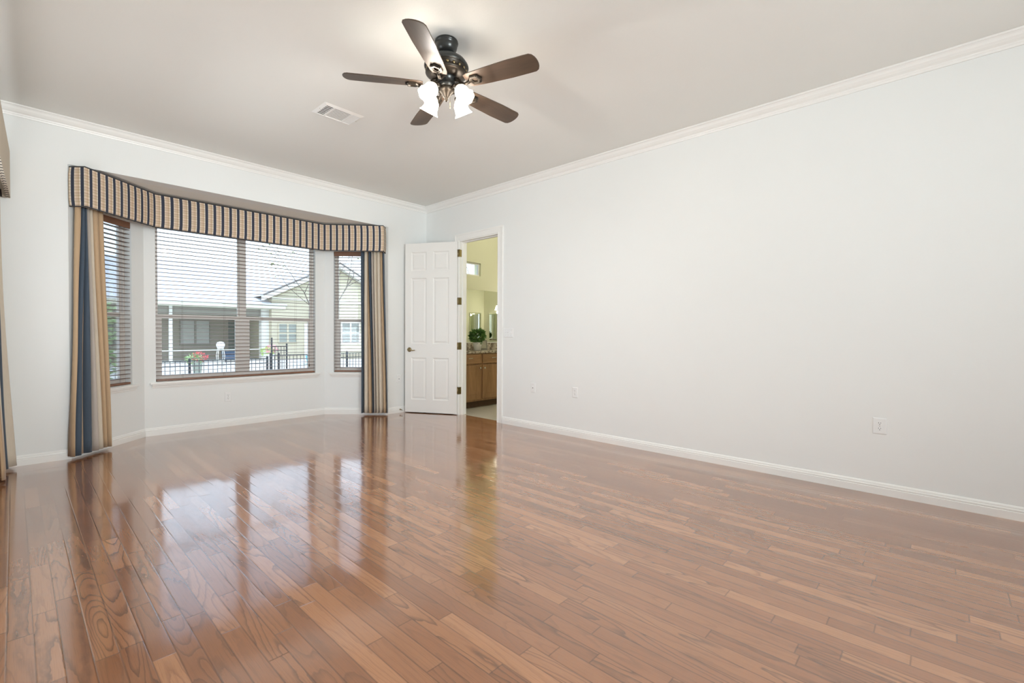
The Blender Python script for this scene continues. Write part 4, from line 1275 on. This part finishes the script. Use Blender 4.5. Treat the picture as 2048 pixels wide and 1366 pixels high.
# porch columns and screen bars
for x, wd in ((-3.6, 0.07), (0.40, 0.06)):
    MB().box((x-wd, HY-0.07, -0.25), (x+wd, HY+0.07, 2.30)).build('column', M['column'], hs)
MB().box((4.05, HY-0.15, -0.25), (4.42, HY+0.20, 2.30)).build('column', M['column'], hs)
MB().box((-9, HY-0.02, 0.28), (4.05, HY+0.02, 0.34)).build('porch_rail', M['column'], hs)
# porch windows
def house_window(x0, x1, z0, z1, y, pane, muntin_x, muntin_z, fmat):
    f = MB(); t_ = 0.05
    f.box((x0, y-0.05, z0+t_), (x0+t_, y, z1-t_)).box((x1-t_, y-0.05, z0+t_), (x1, y, z1-t_)).box((x0, y-0.05, z0), (x1, y, z0+t_)).box((x0, y-0.05, z1-t_), (x1, y, z1))
    for i in range(1, muntin_x): 
        xm = x0+(x1-x0)*i/muntin_x; f.box((xm-0.045, y-0.045, z0+t_), (xm+0.045, y, z1-t_))
    for i in range(1, muntin_z):
        zm = z0+(z1-z0)*i/muntin_z; f.box((x0+t_, y-0.042, zm-0.04), (x1-t_, y-0.001, zm+0.04))
    fo = f.build('window_frame', fmat, hs)
    MB().box((x0+0.01, y-0.02, z0+0.01), (x1-0.01, y-0.012, z1-0.01)).build('pane', M[pane], fo)
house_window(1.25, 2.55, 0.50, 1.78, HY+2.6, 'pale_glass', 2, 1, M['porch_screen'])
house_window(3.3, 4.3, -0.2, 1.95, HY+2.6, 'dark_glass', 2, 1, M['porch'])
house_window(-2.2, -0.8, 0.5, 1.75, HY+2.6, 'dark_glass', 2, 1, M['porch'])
# gabled wing
gw = MB()
gy = HY-0.5
pk = 7.75
def zr(x): return 2.90+(min(x, 2*pk-x)-3.91)*0.512
poly = [(4.40, -0.3), (11.10, -0.3), (11.10, zr(11.10)), (pk, zr(pk)), (4.40, zr(4.40))]
n = len(poly)
gw.add([(x, gy, z) for x, z in poly]+[(x, gy+8, z) for x, z in poly], [tuple(range(n)), tuple(range(n, 2*n))]+[(i, (i+1) % n, n+(i+1) % n, n+i) for i in range(n)])
gw.build('gable_wall', M['stucco_pale'], hs)
# band of darker cream in the gable head
gb = MB(); q = [(4.6, 2.92), (10.9, 2.92), (pk, zr(pk)-0.22)]
gb.add([(x, gy-0.03, z) for x, z in q]+[(x, gy-0.001, z) for x, z in q], [(0, 1, 2), (3, 4, 5), (0, 1, 4, 3), (1, 2, 5, 4), (2, 0, 3, 5)])
gb.build('gable_panel', M['stucco'], hs)
MB().box((4.4, gy-0.06, 2.78), (11.1, gy-0.001, 2.90)).build('frieze_board', M['fascia'], hs)
rf = MB()
slab(rf, [(3.9, gy-0.35, zr(3.9)+0.02), (pk, gy-0.35, zr(pk)+0.02), (pk, gy+8, zr(pk)+0.02), (3.9, gy+8, zr(3.9)+0.02)], 0.10)
slab(rf, [(pk, gy-0.35, zr(pk)+0.02), (11.45, gy-0.35, zr(11.45)+0.02), (11.45, gy+8, zr(11.45)+0.02), (pk, gy+8, zr(pk)+0.02)], 0.10)
rf.build('gable_roof', M['roof'], hs)
bb_ = MB()
for a, c in ((3.92, pk), (11.43, pk)):
    q = [(a, zr(a)-0.20), (c, zr(c)-0.20), (c, zr(c)+0.02), (a, zr(a)+0.02)]
    bb_.add([(x, gy-0.37, z) for x, z in q]+[(x, gy-0.02, z) for x, z in q], [(0, 1, 2, 3), (4, 5, 6, 7), (0, 1, 5, 4), (1, 2, 6, 5), (2, 3, 7, 6), (3, 0, 4, 7)])
bb_.build('barge_board', M['column'], hs)
rk = MB()
for a, c in ((3.9, pk), (11.45, pk)):
    rk.tube([(a, gy-0.37, zr(a)+0.07), (c, gy-0.37, zr(c)+0.07)], 0.04, 6)
rk.build('rake_board', M['rake'], hs)
house_window(4.69, 5.62, 0.62, 1.62, gy, 'dark_glass', 2, 2, M['stucco_pale'])
for (x0, x1) in ((4.73, 5.11), (5.20, 5.58)):
    sh = MB(); z = 0.68
    while z < 1.55:
        sh.box((x0, gy-0.030, z), (x1, gy-0.022, z+0.035)); z += 0.07
    sh.build('shutter_slats', M['shutter'], hs)
house_window(8.0, 9.1, 0.55, 1.75, gy, 'dark_glass', 2, 2, M['column'])
MB().box((5.98, gy-0.06, -0.25), (6.62, gy-0.001, 1.62)).build('side_door', M['column'], hs)
MB().tube([(6.30, gy-0.10, -0.2), (6.30, gy-0.10, 2.45)], 0.045, 8).build('downspout', M['shutter'], hs)

# things on the patio
def flower_pot(name, label, x, y, pot_r, pot_h, potm, flowm, leafm, seed, rad, base=-0.22):
    r = thing(name, label, 'potted plant', (x, y, base))
    MB().lathe([(pot_r*0.7, 0), (pot_r*0.75, 0.01), (pot_r, pot_h*0.85), (pot_r*1.08, pot_h*0.87), (pot_r*1.08, pot_h), (pot_r*0.95, pot_h), (0.001, pot_h*0.93)], 20, Matrix.Translation((x, y, base))).build('pot', potm, r)
    mb = MB(); leaf_ball(mb, (x-rad*0.3, y, base+pot_h+rad*0.4), rad*0.95, 170, rad*0.36, seed, 0.7); mb.build('foliage', leafm, r)
    mb = MB(); leaf_ball(mb, (x+rad*0.25, y-rad*0.2, base+pot_h+rad*0.8), rad*0.95, 130, rad*0.28, seed+1, 0.6); mb.build('blossoms', flowm, r)
flower_pot('potted_flowers', 'red flowers in a pot beyond the fence, left of the window mullion', -0.03, 12.8, 0.15, 0.42, M['shutter'], M['petal_red'], M['leaf_bush'], 11, 0.24, -0.30)
flower_pot('potted_flowers', 'pink flowers in a pale pot before the porch column, right of the mullion', 3.36, 15.9, 0.20, 0.42, M['pot'], M['petal_pink'], M['leaf_lime'], 21, 0.26, -0.22)
# white bowl on a wire stand
bx, by, bz = 1.41, 15.6, -0.22
bd = thing('garden_stand', 'white bowl on a wire stand outside, seen left of the window mullion', 'plant stand', (bx, by, bz))
MB().lathe([(0.02, 0.70), (0.11, 0.72), (0.145, 0.80), (0.150, 0.88), (0.12, 0.96), (0.02, 0.99)], 24, Matrix.Translation((bx, by, bz))).build('bowl', M['pot'], bd)
for k in range(4):
    a = pi/4+k*pi/2
    MB().tube([(bx+0.12*cos(a), by+0.12*sin(a), bz), (bx+0.17*cos(a), by+0.17*sin(a), bz+0.42), (bx+0.11*cos(a), by+0.11*sin(a), bz+0.72)], 0.014, 6).build('leg', M['column'], bd)
MB().lathe([(0.13, 0.20), (0.14, 0.21), (0.13, 0.23)], 20, Matrix.Translation((bx, by, bz))).build('shelf', M['column'], bd)
# blue bench cushion box on the porch
bb = thing('storage_bench', 'blue bench on the neighbouring porch', 'bench', (2.75, HY-0.6, -0.22))
MB().box((2.25, HY-0.9, -0.12), (3.25, HY-0.4, 0.10), 0, None, 0.03).build('seat', M['blue_cloth'], bb)
MB().box((2.25, HY-0.45, 0.10), (3.25, HY-0.35, 0.26), 0, None, 0.03).build('backrest', M['blue_cloth'], bb)
for sx_ in (2.30, 3.20):
    for sy_ in (HY-0.86, HY-0.46): MB().box((sx_-0.03, sy_-0.03, -0.22), (sx_+0.03, sy_+0.03, -0.12)).build('leg', M['iron'], bb)
def plain_pot(label, x, y, rad, h, mat):
    r = thing('garden_pot', label, 'pot', (x, y, -0.30))
    MB().lathe([(rad*0.7, 0), (rad*0.95, h*0.6), (rad, h), (rad*0.88, h), (rad*0.8, h*0.7)], 20, Matrix.Translation((x, y, -0.30))).build('pot', mat, r)
    MB().lathe([(rad*0.86, h*0.86), (0.001, h*0.90)], 20, Matrix.Translation((x, y, -0.30))).build('soil', M['soil'], r)
plain_pot('turquoise glazed garden pot beyond the fence', 4.95, 15.0, 0.36, 0.44, M['blue_pot'])
plain_pot('small terracotta pot beyond the fence', 3.30, 11.0, 0.13, 0.26, M['terracotta'])

# hedge beside the left window
hb = thing('hedge_shrub', 'tall dense green shrub seen through the left bay window', 'shrub', (-3.72, 4.75, -0.30))
mb = MB(); rnd = random.Random(2)
for i in range(26):
    leaf_ball(mb, (-3.72+rnd.uniform(-0.35, 0.35), 4.75+rnd.uniform(-0.35, 0.35), -0.1+1.75*i/26+rnd.uniform(-0.05, 0.05)), 0.34, 190, 0.075, 100+i, 0.8)
mb.build('foliage', M['leaf_bush'], hb)
mb = MB()
for i in range(7):
    a = 2*pi*i/7
    mb.tube([(-3.72+0.06*cos(a), 4.75+0.06*sin(a), -0.35), (-3.72+0.2*cos(a), 4.75+0.2*sin(a), 0.6), (-3.72+0.3*cos(a), 4.75+0.3*sin(a), 1.4)], [0.03, 0.02, 0.008], 6)
mb.build('stems', M['bark'], hb)

def tree(label, x, y, h, seed, nleaf, lsize, base=-0.30, spread=0.5, trunk=0.09, first=0.3, lean=(0, 0)):
    rnd = random.Random(seed)
    r = thing('tree', label, 'tree', (x, y, base))
    mb = MB(); tips = []
    def grow(p, d, L, rad, lv):
        pts = [p]; rr = [rad]
        n_ = 4
        for i in range(n_):
            d = (d+Vector((rnd.uniform(-.16, .16), rnd.uniform(-.16, .16), rnd.uniform(-.05, .12)))).normalized()
            pts.append(pts[-1]+d*L/n_); rr.append(rad*(1-0.42*(i+1)/n_))
        mb.tube(pts, rr, 7 if lv == 0 else 5)
        if lv >= 3:
            tips.extend(pts[2:]); return
        for k in range(3 if lv == 0 else rnd.choice((2, 3))):
            a = rnd.uniform(0, 2*pi); s_ = spread*rnd.uniform(0.7, 1.3)
            nd = (d+Vector((cos(a)*s_, sin(a)*s_, rnd.uniform(-0.1, 0.3)))).normalized()
            grow(pts[-1-rnd.choice((0, 0, 1))], nd, L*rnd.uniform(0.62, 0.82), rr[-1]*0.72, lv+1)
    grow(Vector((x, y, base-0.05)), Vector((lean[0], lean[1], 1)).normalized(), h*first, trunk, 0)
    mb.build('branches', M['bark'], r)
    if nleaf:
        lf = MB()
        for i in range(nleaf):
            leaf_ball(lf, rnd.choice(tips)+Vector((rnd.uniform(-.25, .25), rnd.uniform(-.25, .25), rnd.uniform(-.2, .2))), 0.12, 2, lsize, seed*1000+i)
        lf.build('foliage', M['leaf_tree'], r)
tree('thin sparse tree outside, between the middle and right bay windows', 0.85, 5.3, 5.4, 8, 160, 0.07, -0.30, 0.75, 0.05, 0.34)
tree('small tree outside the high bathroom windows', 6.5, 6.3, 5.4, 44, 900, 0.13, -0.30, 0.6, 0.07, 0.36)
